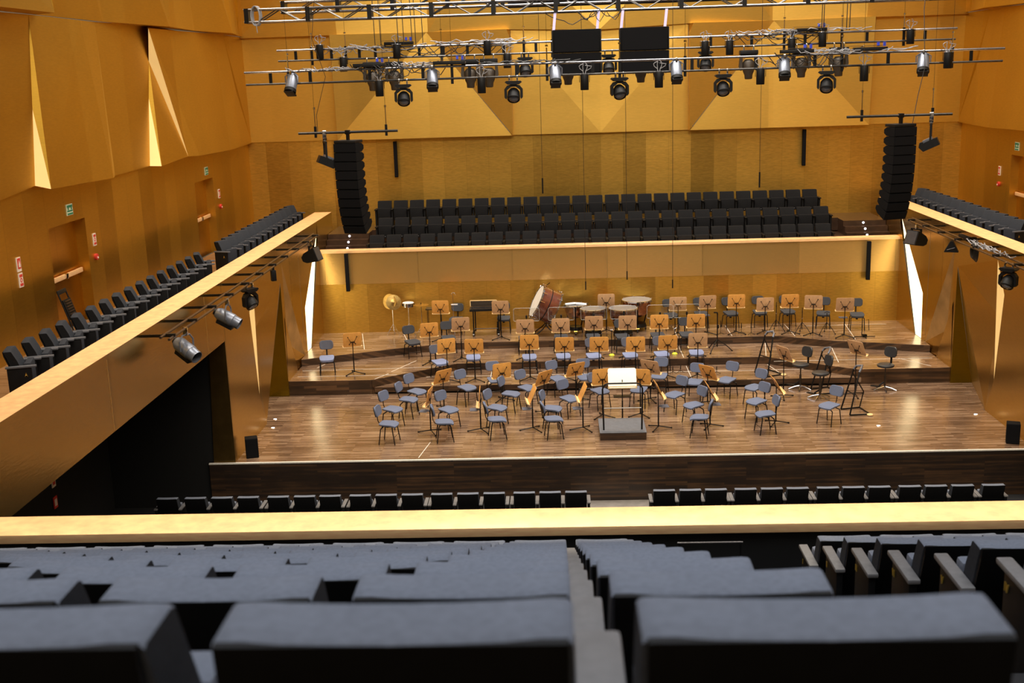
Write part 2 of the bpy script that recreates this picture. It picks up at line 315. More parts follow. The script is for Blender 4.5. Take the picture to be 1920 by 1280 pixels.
# side walls of the stage, folded, with niches and coves that glow by emission
for s, side in ((-1, 'left'), (1, 'right')):
    P = lambda y, z, d=0: (s * (W + d), y, z)
    A = P(5.35, 3.14)
    mb = MB()
    # panel from the stage edge to the niche, with one dent
    q = [P(0, 2.81), P(2.62, 3.73), P(2.16, 3.0), P(2.45, 1.2), P(2.87, 0), P(0, 0)]
    mb.face(P(0, 0), P(2.16, 3.0), P(0, 2.81)); mb.face(P(0, 0), P(2.45, .9, .0), P(2.16, 3.0)); mb.face(P(0, 0), P(2.87, 0), P(2.45, .9, .0))
    mb.face(P(0, 2.81), P(2.16, 3.0), P(2.69, 3.73), P(0, 3.73)); mb.face(P(0, 3.73), P(2.69, 3.73), P(5.35, 3.73), P(5.35, ZR), P(0, ZR))
    mb.face(P(2.69, 3.73), P(2.77, 2.4, .12), A, P(5.35, 3.73)); mb.face(P(2.77, 2.4, .12), P(2.45, .9, .0), P(2.87, 0), A)
    # niche sides (hidden) and panel behind it
    mb.face(P(2.87, 0), P(5.42, 0, .56), A)
    mb.face(P(5.42, 0), P(5.67, 3.1), A)
    mb.face(P(5.42, 0), P(6.9, 0), P(6.4, 1.2, .16), P(5.62, 3.62), P(5.5, 2.2)); mb.face(P(5.35, 3.73), A, P(5.67, 3.1), P(5.62, 3.62), P(5.6, 3.73))
    mb.face(P(6.9, 0), P(7.64, 0), P(7.64, .6), P(6.4, 1.2, .16))
    mb.face(P(5.62, 3.62), P(7.64, .6), P(7.64, 3.73), P(5.6, 3.73))
    mb.face(P(5.35, 3.73), P(7.64, 3.73), P(7.64, ZR), P(5.35, ZR))
    # seam, then panel with the self-glowing cove face cut in it
    o = .012
    mb.face(P(7.66, 0), P(8.02, .6), P(8.07, 1.91), P(10.35, 3.75), P(10.48, ZR), P(7.66, ZR))
    mb.face(P(7.66, 0), P(8.6, 0), P(8.6, .6), P(8.02, .6))
    mb.face(P(8.6, 0), P(10.48, 0), P(10.48, 3.6), P(8.6, .6))
    mb.face(P(10.48, 2.2), P(12.9, 2.2), P(12.9, ZR), P(10.48, ZR))
    struct('wall_%s_stage' % side, mb, 'gold_face')
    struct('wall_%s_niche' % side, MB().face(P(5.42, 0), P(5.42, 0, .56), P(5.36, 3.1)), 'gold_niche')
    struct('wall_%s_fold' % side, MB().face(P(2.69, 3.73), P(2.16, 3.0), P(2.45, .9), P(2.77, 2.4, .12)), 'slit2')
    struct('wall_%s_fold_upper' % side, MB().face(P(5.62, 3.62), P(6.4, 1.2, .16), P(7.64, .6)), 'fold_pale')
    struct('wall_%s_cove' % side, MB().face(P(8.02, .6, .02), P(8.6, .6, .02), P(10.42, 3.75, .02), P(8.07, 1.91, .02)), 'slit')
    struct('wall_%s_seam' % side, MB().box(P(7.65, 2.1, .01), (.01, .02, 4.0)), 'black_void')
    # return face of the wall end at the stage edge and walls painted black for the shade under the balcony
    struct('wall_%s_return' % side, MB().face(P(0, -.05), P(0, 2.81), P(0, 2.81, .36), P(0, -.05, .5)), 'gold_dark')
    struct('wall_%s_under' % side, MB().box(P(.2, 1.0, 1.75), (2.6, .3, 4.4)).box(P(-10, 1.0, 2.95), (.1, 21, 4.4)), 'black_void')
    # balcony: slab with fascia and rail cap, floor behind
    mb = MB()
    mb.face(P(-14.05, 2.81), P(0, 2.81), P(0, ZR), P(-14.05, ZR))
    mb.face(P(-14.05, 2.81), P(0, 2.81), P(0, 2.81, .6), P(-14.05, 2.81, .6))
    mb.face(P(-14.05, ZR, .555), P(12.9, ZR, .555), P(12.9, 3.35, .555), P(-14.05, 3.35, .555))
    mb.face(P(12.9, ZR, 0), P(12.9, ZR, .555), P(12.9, 2.2, .555), P(12.9, 2.2, 0))
    struct('wall_%s_balcony_front' % side, mb, 'gold_face')
    struct('trim_%d' % (8 if s < 0 else 9), MB().face(P(-14.05, ZR), P(12.9, ZR), P(12.9, ZR, .555), P(-14.05, ZR, .555)), 'gold_cap')
    struct('floor_%s_balcony' % side, MB().box(P(-.2, 3.3, 1.65), (2.55, 28.4, .2)), 'side_floor')
    mb = MB()
    for y in (-6.53, -1.2): mb.box(P(y, 3.43, -.001), (.004, .02, 1.2))
    struct('trim_%d' % (10 if s < 0 else 11), mb, 'gold_par')

# rear stage wall, parapet and rear balcony
struct('wall_rear_stage', MB().face((-W, 10.48, .5), (W, 10.48, .5), (W, 10.48, 2.14), (-W, 10.48, 2.14)), 'gold_x')
struct('wall_rear_parapet', MB().box((0, 10.555, 2.625), (2 * W, .17, .97)), 'gold_par')
struct('trim_12', MB().box((0, 10.65, 3.15), (2 * W, .42, .07)), 'gold_cap')
for i, (z, y0) in enumerate(((2.66, 10.7), (3.07, 11.72), (3.51, 12.72))):
    struct('floor_rear_tier_%s' % ('low', 'middle', 'high')[i], MB().box((0, (y0 + 14) / 2, z - .2), (2 * (7.5 if i else W), 14 - y0, .4)), 'dark_wood')
for s, side in ((-1, 'left'), (1, 'right')):
    mb = MB(); ST = ((11.5, 3.18), (11.75, 3.34), (12.0, 3.50))
    for k, (y, z) in enumerate(ST): mb.box((s * 8.16, (y + 14) / 2, z - .08 - .3 * (k == 0)), (1.32, 14 - y, .16 + .6 * (k == 0)))
    struct('floor_%s_steps' % side, mb, 'dark_wood')
    for k, (y, z) in enumerate(ST):
        one('step_light', MB().cyl((0, -.012, 0), (0, 0, 0), .038, n=12), 'light_disc',
            'round white step light on the %s step at the %s end of the rear balcony' % (('lowest', 'middle', 'top')[k], side), 'step light', (s * 8.12, y, z - .07), group='step lights')
struct('wall_rear', MB().face((-11.7, 14, 2.5), (11.7, 14, 2.5), (11.7, 14, 6.45), (-11.7, 14, 6.45)), 'gold_x')

# rear upper facets
def D(x, z, d): return (x, 14 - d, z)
zb, zt, ztt = 6.36, 9.70, 12.6
mb = MB()
for s in (-1, 1):
    F = lambda *p: mb.face(*[(s * a, b, c) for a, b, c in p])
    F(D(11.6, zb, .06), D(11.6, zt, .06), D(8.6, zt, .06), D(8.6, zb, .06))
    F(D(8.58, zt, .80), D(8.6, zb, .40), D(5.55, zt, .18))
    F(D(8.6, zb, .40), D(5.55, zt, .18), D(5.55, zb, .36))
    F(D(5.55, zt, .18), D(5.55, zb, .36), D(2.88, zb, .42))
    F(D(5.55, zt, .18), D(2.86, zb + .02, .46), D(2.84, 9.4, .66), D(2.95, zt, .66))
    F(D(8.6, zb, .40), D(5.55, zb, .36), D(5.55, zb, 0), D(8.6, zb, 0)); F(D(5.55, zb, .36), D(2.88, zb, .42), D(2.88, zb, 0), D(5.55, zb, 0))
    F(D(2.86, 9.4, .66), D(2.86, zb, .46), D(2.86, zb, .08), D(2.86, 9.4, .08))
    F(D(8.59, zt, .80), D(8.6, zb, .40), D(8.6, zb, .06), D(8.6, zt, .06))
    F(D(2.95, zt, .66), D(2.84, 9.4, .66), D(2.86, 9.4, .08), D(2.84, zt, .08)); F(D(5.55, zt, .18), D(2.95, zt, .66), D(2.84, zt, 0), D(5.55, zt, 0)); F(D(8.58, zt, .80), D(5.55, zt, .18), D(5.55, zt, 0), D(8.58, zt, 0))
    # centre panel half
    F(D(2.84, zt, .10), D(2.86, zb, .12), D(0, zb, .24))
    F(D(2.84, zt, .10), D(0, zb, .24), D(0, zt, .11))
    F(D(2.86, zb, .12), D(0, zb, .24), D(0, zb, 0), D(2.86, zb, 0))
    # top tier
    F(D(11.6, zt, .25), D(11.6, ztt, .0), D(8.55, ztt, .5), D(8.4, zt, .45)); F(D(8.4, zt, .45), D(8.55, ztt, .5), D(5.5, ztt, .1)); F(D(8.4, zt, .45), D(5.5, ztt, .1), D(5.5, zt, .2))
    F(D(5.5, zt, .2), D(5.5, ztt, .1), D(3.4, ztt, .5)); F(D(5.5, zt, .2), D(3.4, ztt, .5), D(2.8, zt, .25)); F(D(2.8, zt, .25), D(3.4, ztt, .5), D(0, zt - .1, .35)); F(D(3.4, ztt, .5), D(0, ztt, .1), D(0, zt - .1, .35))
    F(D(11.6, zt, .25), D(8.4, zt, .45), D(8.4, zt, 0), D(11.6, zt, 0)); F(D(8.4, zt, .45), D(5.5, zt, .2), D(5.5, zt, 0), D(8.4, zt, 0)); F(D(5.5, zt, .2), D(2.8, zt, .25), D(2.8, zt, 0), D(5.5, zt, 0))
struct('wall_rear_upper', mb, 'gold_fx')

# side outer walls with door recesses, upper facets
FV = {'a0': (-11.6, -2.81, 9.74), 'a1': (-11.6, -1.63, 9.75), 'a2': (-11.50, 0.61, 9.73), 'a3': (-11.6, 1.66, 9.74), 'a4': (-11.6, 5.03, 9.8), 'a4b': (-11.40, 4.54, 9.70), 'a5': (-11.42, 6.87, 9.71), 'a6': (-11.48, 10.38, 9.75), 'a7': (-11.6, 11.82, 9.76), 'a8': (-11.6, 14, 9.74),
      'b0': (-11.6, -3.75, 6.39), 'b1': (-11.6, -2.26, 6.51), 'b2': (-11.38, -2.06, 6.42), 'b3': (-11.34, 1.11, 6.35), 'b3r': (-11.6, 1.89, 6.34), 'b4': (-11.6, 4.24, 6.37), 'b5': (-11.35, 4.37, 6.35), 'b6': (-11.27, 6.31, 6.45), 'b7': (-11.34, 7.56, 6.38), 'b8': (-11.40, 10.85, 6.32), 'b9': (-11.55, 14, 6.34),
      'm1': (-11.6, -1.96, 7.96), 'm2': (-11.6, 4.92, 8.92), 'm3': (-11.6, 4.65, 8.01), 'c1': (-11.6, 12.79, 8.03), 'z0': (-11.6, -16, 9.74), 'z1': (-11.6, -16, 6.39)}
FACES = 'z0 a0 b0 z1|a0 a1 m1 b1 b0|a1 a2 b2 m1|a2 b3 b2|a2 a3 b3|a3 b3r b3|a3 a4 m2 m3 b4 b3r|m2 b6 b5 m3|a4 a4b m2|a4 a5 a4b|a4b a5 b7 b6|a5 a6 b8 b7|a6 a7 c1 b8|a7 a8 b9 c1|c1 b9 b8'
UP = [(-16, .5), (-1.7, .55), (-1.3, 0), (2.0, .05), (5.4, .45), (8.3, .2), (10.9, .55), (13.2, .12), (14, .05)]
for s, side in ((-1, 'left'), (1, 'right')):
    q = lambda p: (-s * p[0], p[1], p[2])
    mb = MB()
    for f in FACES.split('|'): mb.face(*[q(FV[k]) for k in f.split()])
    low = ['z1', 'b0', 'b1', 'b2', 'b3', 'b3r', 'b4', 'b5', 'b6', 'b7', 'b8', 'b9']
    for a, b in zip(low, low[1:]):
        pa, pb = FV[a], FV[b]
        if abs(pa[0] + 11.6) + abs(pb[0] + 11.6) > .03: mb.face(q(pa), q(pb), q((-11.7, pb[1], pb[2])), q((-11.7, pa[1], pa[2])))
    z = 9.76
    for (y0, d0), (y1, d1) in zip(UP, UP[1:]):
        ym = (y0 + y1) / 2
        mb.face(q((-11.6 + d0, y0, z)), q((-11.6 + d1, y1, z)), q((-11.6 + .15, ym, 12.8)))
        mb.face(q((-11.6 + d0, y0, z)), q((-11.6, y0, 12.8)), q((-11.45, ym, 12.8))); mb.face(q((-11.6 + d1, y1, z)), q((-11.6, y1, 12.8)), q((-11.45, ym, 12.8)))
        mb.face(q((-11.6 + d0, y0, z)), q((-11.6 + d1, y1, z)), q((-11.6, y1, z)), q((-11.6, y0, z)))
    struct('wall_%s_upper' % side, mb, 'gold_f')
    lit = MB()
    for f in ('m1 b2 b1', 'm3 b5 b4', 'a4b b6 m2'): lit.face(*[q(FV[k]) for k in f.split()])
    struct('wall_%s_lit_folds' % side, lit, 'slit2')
    mb = MB(); X = s * 11.68
    doors = [(-1.75, .1), (7.9, 9.7)]
    ys = [-16, -1.75, .1, 7.9, 9.7, 14]
    for k in range(5):
        z0 = 5.6 if k in (1, 3) else 3.35
        mb.face((X, ys[k], z0), (X, ys[k + 1], z0), (X, ys[k + 1], 6.5), (X, ys[k], 6.5))
    for y0, y1 in doors:
        x2 = X + s * .28
        mb.face((X, y0, 3.35), (x2, y0, 3.35), (x2, y0, 5.6), (X, y0, 5.6)); mb.face((X, y1, 3.35), (x2, y1, 3.35), (x2, y1, 5.6), (X, y1, 5.6)); mb.face((X, y0, 5.6), (x2, y0, 5.6), (x2, y1, 5.6), (X, y1, 5.6))
    struct('wall_%s' % side, mb, 'gold_y')
    for k, (y0, y1) in enumerate(doors):
        n = 'door_%d' % (1 + k + (0 if s < 0 else 2)); x2 = X + s * .26
        d = struct(n, MB().box((x2, (y0 + y1) / 2, 4.47), (.04, y1 - y0, 2.24)), 'door')
        struct('push_bar', MB().box((x2 - s * .09, (y0 + y1) / 2, 4.48), (.05, y1 - y0 - .1, .10), bev=.012), 'gold_cap', d)
        struct('lock_box', MB().box((x2 - s * .10, (y0 + y1) / 2, 4.48), (.09, .10, .12), bev=.01), 'chrome', d)
    lit_y = [14] if 0 else []
    # signs
    def sign(label, y, z, kind):
        base = 'exit_sign' if kind == 'exit' else 'fire_sign'
        if kind == 'exit':
            T = [('panel', MB().box((0, 0, 0), (.02, .30, .23)).mesh('panel', 'sign_pale')),
                 ('pictogram', MB().box((-s * .012, 0, .07), (.008, .26, .05)).box((-s * .012, 0, -.025), (.008, .26, .03)).box((-s * .012, 0, -.085), (.008, .26, .035)).box((-s * .012, -.08, .022), (.008, .05, .045)).box((-s * .012, .08, .022), (.008, .05, .045)).mesh('pictogram', 'green'))]
            put(T, base, label, 'sign', (X - s * .012, y, z), group='green exit signs')
        elif kind == 'bell':
            T = [('base', MB().cyl((0, 0, 0), (-s * .05, 0, 0), .07, n=14).mesh('base', 'red')), ('button', MB().cyl((-s * .05, .01, -.02), (-s * .062, .01, -.02), .022, n=10).mesh('button', 'sign_white'))]
            put(T, 'fire_alarm', label, 'fire alarm', (X, y, z), group='red fire alarm buttons')
        else:
            T = [('panel', MB().box((0, 0, 0), (.02, .16, .27)).mesh('panel', 'sign_white'))]
            sy = MB().box((-s * .012, 0, .02), (.006, .12, .2)) if kind == 'fire' else MB().box((-s * .012, 0, .085), (.006, .12, .05)).box((-s * .012, 0, -.085), (.006, .12, .05)).lathe([(.045, -.003), (.045, .003), (.028, .003), (.028, -.003), (.045, -.003)], 14, Matrix.Translation((-s * .012, 0, 0)) @ Euler((0, PI / 2, 0)).to_matrix().to_4x4())
            T.append(('symbol', sy.mesh('symbol', 'red')))
            if kind == 'fire': T.append(('flame', MB().prism([(-.03, -.05), (.03, -.05), (.035, .0), (0, .08), (-.035, .0)], -s * .016, -s * .020, 'yz').mesh('flame', 'sign_white')))
            put(T, base, label, 'sign', (X - s * .012, y, z))
    if s < 0:
        sign('green and pale exit sign above the door nearest the camera on the left wall', -.66, 5.86, 'exit')
        sign('small green exit sign above the far door on the left wall', 9.09, 5.84, 'exit')
        sign('upper of two small red signs on the gold left wall by the nearer door', -3.22, 5.12, 'fire')
        sign('lower of two small red signs on the gold left wall by the nearer door', -3.21, 4.82, 'call')
        sign('white and red fire sign beside the nearer door on the left wall', .46, 5.07, 'call')
        sign('red round fire alarm button beside the nearer left door', .44, 4.69, 'bell')
        sign('white and red fire sign beside the far door on the left wall', 10.16, 5.07, 'call')
        sign('red round fire alarm button beside the far left door', 10.21, 4.68, 'bell')
    else:
        sign('green exit sign above the door on the right wall', 9.3, 5.86, 'exit')
        sign('white and red fire sign beside the door on the right wall', 10.5, 5.07, 'call')
        sign('red round fire alarm button beside the door on the right wall', 10.5, 4.68, 'bell')
for (y, z, lab) in ((-2.88, .66, 'small white and red sign on the dark wall under the left balcony'), (-2.9, .22, 'small red sign low on the dark wall under the left balcony')):
    put([('panel', MB().box((0, 0, 0), (.02, .16, .24)).mesh('panel', 'sign_white' if z > .5 else 'red')), ('symbol', MB().box((.012, 0, 0), (.006, .1, .14)).mesh('symbol', 'red' if z > .5 else 'sign_white'))], 'fire_sign', lab, 'sign', (-11.7, y, z))

# stalls floor, camera balcony
struct('floor_stalls', MB().box((0, -7, -1.1), (24, 14, .1)), 'black_floor')
struct('floor_stalls_aisle', MB().box((-.28, -.6, -1.04), (1.7, 1.1, .02)), 'grey_floor')
struct('wall_balustrade', MB().box((0, -13.81, 3.1), (24, .36, 1.85)), 'black_void')
struct('trim_13', MB().box((0, -13.81, 4.065), (24, .50, .09), bev=.006), 'gold_cap')
ROW = [(-23.17 + .885 * k, 7.716 - .366 * k - .88) for k in range(10)]
mb = MB()
for k, (y, z) in enumerate(ROW):
    mb.box((0, y + .30, z - .6), (24, .90, 1.2))
mb.box((0, -14.3, 3.4), (24, 1.0, .3))
struct('floor_balcony_tiers', mb, 'black_floor')
put([('rail', MB().cyl((-.4, 0, 0), (.21, 0, 0), .008, n=8).mesh('rail', 'alu')), ('post', MB().cyl((-.38, 0, 0), (-.38, 0, -.55), .008, n=6).mesh('post', 'metal_blk')), ('post', MB().cyl((.19, 0, 0), (.19, 0, -.55), .008, n=6).mesh('post', 'metal_blk'))],
    'guard_rail', 'thin metal guard rail at the foot of the balcony aisle', 'guard rail', (0, -14.32, 4.04))
# ------------------------------------------------------------------ camera, world, light
cam = bpy.data.cameras.new('camera'); co = bpy.data.objects.new('camera', cam); C.objects.link(co)
cam.sensor_width = 36; cam.lens = 36 * 2161.0829 / 1920; cam.clip_start = .05; cam.clip_end = 200
yaw, pit, rol = -0.043392, 0.229793, -0.032115
fwd = Vector((math.sin(yaw) * math.cos(pit), math.cos(yaw) * math.cos(pit), -math.sin(pit)))
rt = Vector((math.cos(yaw), -math.sin(yaw), 0)); up = rt.cross(fwd)
r2 = math.cos(rol) * rt + math.sin(rol) * up; u2 = -math.sin(rol) * rt + math.cos(rol) * up
mm = Matrix((r2, u2, -fwd)).transposed().to_4x4(); mm.translation = Vector((-1.4479, -24.4425, 8.3818)); co.matrix_world = mm
cam.dof.use_dof = True; cam.dof.focus_distance = 28; cam.dof.aperture_fstop = 4.5
S.camera = co
S.view_settings.view_transform = 'Standard'; S.view_settings.look = 'None'; S.view_settings.exposure = 0
w = bpy.data.worlds.new('hall air'); S.world = w; w.use_nodes = True; nt = w.node_tree; N = nt.nodes; L = nt.links.new
tc = N.new('ShaderNodeTexCoord'); sp = N.new('ShaderNodeSeparateXYZ'); L(tc.outputs['Generated'], sp.inputs[0])
mr = N.new('ShaderNodeMapRange'); mr.inputs['From Min'].default_value = -.5; mr.inputs['From Max'].default_value = 1
L(sp.outputs['Z'], mr.inputs['Value'])
rp = N.new('ShaderNodeValToRGB'); e = rp.color_ramp.elements
e[0].position = 0; e[0].color = (.05, .03, .012, 1); e[1].position = 1; e[1].color = (.62, .55, .47, 1)
k = e.new(.36); k.color = (.16, .115, .07, 1)
L(mr.outputs[0], rp.inputs['Fac']); L(rp.outputs['Color'], N['Background'].inputs['Color']); N['Background'].inputs['Strength'].default_value = 1.0
def area(name, loc, size, power, col=(1, .86, .68), rot=(0, 0, 0), sy=None, spread=None):
    l = bpy.data.lights.new(name, 'AREA'); l.energy = power; l.color = col; l.size = size
    if sy: l.shape = 'RECTANGLE'; l.size_y = sy
    if spread: l.spread = spread
    o = bpy.data.objects.new(name, l); C.objects.link(o); o.location = loc; o.rotation_euler = rot; return o
area('stage_light', (0, 3.5, 17), 13, 2000, sy=8, col=(1, .92, .82), spread=R(120))
area('rear_light', (0, 9.5, 17), 16, 600, sy=2, rot=(R(12), 0, 0), spread=R(110))
area('front_fill', (0, -12, 15), 16, 1100, sy=4, rot=(R(42), 0, 0), col=(1, .90, .76), spread=R(110))
area('rail_light', (0, -13.6, 13.0), 18, 280, sy=.6, col=(1, .88, .70), spread=R(50))
area('side_light_left', (-9.4, 0, 17), .8, 260, sy=24, spread=R(60))
area('side_light_right', (9.4, 0, 17), .8, 260, sy=24, spread=R(60))
area('house_light', (-1, -19.5, 15), 9, 330, sy=7, col=(.78, .87, 1), spread=R(110))
# ------------------------------------------------------------------ audience seats
SW, SP = .447, .53
def seat_parts(fab, arm, tilt_up=True):
    prof = [(.20, .40), (.265, .42), (.255, .52), (.19, .72), (.128, .85), (.116, .874), (.104, .881), (.012, .880), (.003, .875), (.034, .80), (.10, .60)]
    mb = MB(); vs = []; X = [-.5, -.485, -.44, -.3, -.15, 0, .15, .3, .44, .485, .5]
    for x in X:
        u = (2 * x) ** 2; rnd = .010 if abs(x) == .5 else .003 if abs(x) > .48 else 0
        vs.append([mb.bm.verts.new((x * SW, y + (.026 * (u - .6) if 0 < k < 6 else .016 * (u - .6)), z - rnd)) for k, (y, z) in enumerate(prof)])
    for a, b in zip(vs, vs[1:]):
        for k in range(len(prof)): mb.bm.faces.new((a[k], a[(k + 1) % len(prof)], b[(k + 1) % len(prof)], b[k]))
    for e_ in (vs[0], vs[-1]): mb.bm.faces.new(e_).material_index = 1  # end faces darkened: their shade is put into the colour
    back = mb.mesh('backrest', fab, 40); back.materials.append(M['fab_md' if fab == 'fab' else 'fab_dk'])
    shell = MB().prism([(.006, .876), (.024, .80), (.094, .60), (.19, .40), (.20, .26), (.185, .26), (.172, .40), (.075, .60), (.004, .80), (-.006, .874)], -SW / 2 + .006, SW / 2 - .006, 'yz').mesh('back_shell', 'shell')
    pan = MB().box((0, .335, .47), (SW - .02, .11, .40), rot=None, bev=.03).mesh('seat_pan', fab, 50)
    disc = MB().cyl((0, .388, .33), (0, .394, .33), .010, n=8).mesh('number_disc', 'disc')
    armt = MB().box((0, .25, .628), (.078, .46, .032), bev=.010).mesh('armrest', arm)
    pan2 = MB().box((0, .22, .31), (.05, .36, .60), bev=.006).mesh('side_panel', 'shell')
    return back, shell, pan, disc, armt, pan2
SEAT_F = seat_parts('fab', 'arm'); SEAT_D = seat_parts('fab_dk', 'shell'); SEAT_M = seat_parts('fab_md', 'arm_dk')  # last two kits: same seats, dimmer light put into darker fabric
def stroke(mb, pts, x, sgn, w=.008, ox=0, oz=0):
    for (a, b), (c, d) in zip(pts, pts[1:]):
        mb.tube([(x, ox + sgn * a, oz + b), (x, ox + sgn * c, oz + d)], w, 5)
NUM = {'I': [[(.5, 0), (.5, 1)]], 'V': [[(0, 1), (.5, 0), (1, 1)]], 'X': [[(0, 0), (1, 1)], [(0, 1), (1, 0)]], 'A': [[(0, 0), (.5, 1), (1, 0)], [(.25, .4), (.75, .4)]]}
def letters(txt, x, y, z, h, sgn, out):
    """brass row letters standing on the end panel (yz plane at x)"""
    mb = MB(); adv = 0
    for ch in txt:
        wd = .18 if ch == 'I' else .62
        for st in NUM[ch]: stroke(mb, [((adv + a * wd if ch != 'I' else adv + .09) * h, b * h) for a, b in st], x, sgn, .0045, y, z)
        adv += wd + .16
    return mb.mesh('row_letter', 'brass')
def seat(kit, label, group, loc, rz, left_arm=False, right_arm=True, end=None, cat='theatre seat'):
    back, shell, pan, disc, armt, pan2 = kit
    T = [('backrest', back), ('back_shell', shell), ('seat_pan', pan, [('number_disc', disc)])]
    e = put(T, 'theatre_seat', label, cat, loc, rz, group)
    for sx, on in ((SP / 2, right_arm), (-SP / 2, left_arm)):
        if on:
            a = link('armrest', armt, e, (sx, 0, 0)); p = link('side_panel', pan2, e, (sx, 0, 0))
            if end and end[0] * sx > 0: link('row_letter', end[1], p, (0, 0, 0))
    return e
# camera balcony
ROMAN = ['I', 'II', 'III', 'IV', 'V', 'VI', 'VII', 'VIII', 'IX', 'X']
for k, (y, z) in enumerate(ROW):
    d = (y + 24.44) * .974 + .228 * (8.38 - z - .88)
    rown = ORD[9 - k] + ' row from the balustrade'
    for i in range(14):
        x = -.91 - SW / 2 - SP * i
        if (x + .25 + 1.45) * 2161 / d < -975 - 60: continue
        seat(SEAT_F, 'grey blue theatre seat, %s, %s from the aisle on its left' % (rown, ORD[i]), 'theatre seats left of the balcony aisle', (x, y, z), 0, True, i == 0)
    x0 = .72 + SW / 2
    for i in range(4):
        x = x0 + SP * i
        if (x - SP / 2 + 1.45 - .1) * 2161 / d > 905: continue
        end = None
        if i == 0: end = (-1, letters(ROMAN[9 - k], -.03, .33, .52, .045, 1, -1))
        seat(SEAT_F, 'grey blue theatre seat, %s, %s from the aisle on its right' % (rown, ORD[i]), 'theatre seats right of the balcony aisle', (x, y, z), 0, i == 0, True, end)
# front row of the stalls
SX = [-9.84, -9.24, -8.67, -8.11, -7.47, -6.91, -6.37, -5.73, -5.18, -4.63, -4.01, -3.46, -2.91, -2.28, -1.74, -1.2, 0.63, 1.17, 1.7, 2.31, 2.85, 3.38, 4.0, 4.52, 5.05, 5.67, 6.2, 6.74, 7.36]
for i, x in enumerate(SX):
    lab = ('black backed seat in the front stalls row, %s left of the aisle gap' % ORD[15 - i]) if i < 16 else ('black backed seat in the front stalls row, %s right of the aisle gap' % ORD[i - 16])
    wide_r = i in (3, 6, 9, 12, 15, 18, 21, 24, 27); wide_l = i in (0, 4, 7, 10, 13, 16, 19, 22, 25, 28)
    seat(SEAT_F, lab, 'front row of the stalls', (x, -1.8, -1.05), 0, wide_l, True)
# rear balcony rows
for r, (y, z, x0) in enumerate(((11.28, 2.66, -7.33), (12.28, 3.07, -7.18), (13.28, 3.51, -7.33))):
    for i in range(27):
        seat(SEAT_D, 'black seat in the %s row behind the stage, %s from its left end' % (('front', 'middle', 'top')[r], ORD[i]), 'seats behind the stage', (x0 + SW / 2 + SP * i, y, z), PI, i == 26, True)
# side balconies: each seat turned towards the stage, so that a row steps like saw teeth
LA = letters('A', .03, .30, .47, .06, 1, 1); LA2 = letters('A', -.03, .30, .47, .06, 1, -1)
for s, side in ((-1, 'left'), (1, 'right')):
    blocks = [('near', -6.93, 16, 16), ('far', 4.98, 13, -18)] if s < 0 else [('far', 4.98, 13, -18)]
    for nm, y0, n, th in blocks:
        for i in range(n):
            # facing direction towards the hall, turned by th towards the stage rear
            ang = R(th); fx, fy = -s * math.cos(ang), math.sin(ang)
            rz = math.atan2(-fx, fy)
            pos = Vector((s * 10.15, y0 + .655 * i, 3.47)) - .12 * Vector((fx, fy, 0))
            near_arm = (s < 0) == (th > 0)
            seat(SEAT_M, 'charcoal seat on the %s side balcony, %s block, %s from the camera' % (side, nm, ORD[i]), '%s block of the %s side balcony' % (nm, side), pos, rz,
                 True, True, (1 if s < 0 else -1, LA if s < 0 else LA2) if i == 0 else None)
# folded chair leaning on the left wall
T = [('leg', MB().tube([(.0, -.19, 0), (.0, -.19, 1.0)], .016).mesh('leg', 'black')), ('leg', MB().tube([(.0, .19, 0), (.0, .19, 1.0)], .016).mesh('leg', 'black')),
     ('seat_panel', MB().box((.02, 0, .58), (.03, .36, .42)).mesh('seat_panel', 'black'))]
mb = MB()
for k in range(7): mb.box((.045, 0, .42 + .055 * k), (.02, .26, .02))
T += [('slats', mb.mesh('slats', 'bronze')), ('top_rail', MB().box((.0, 0, .96), (.03, .40, .09), bev=.01).mesh('top_rail', 'black'))]
put(T, 'folding_chair', 'black folded slatted chair leaning against the gold left wall', 'folding chair', (-11.28, -1.75, 3.4), (0, R(-17), 0))

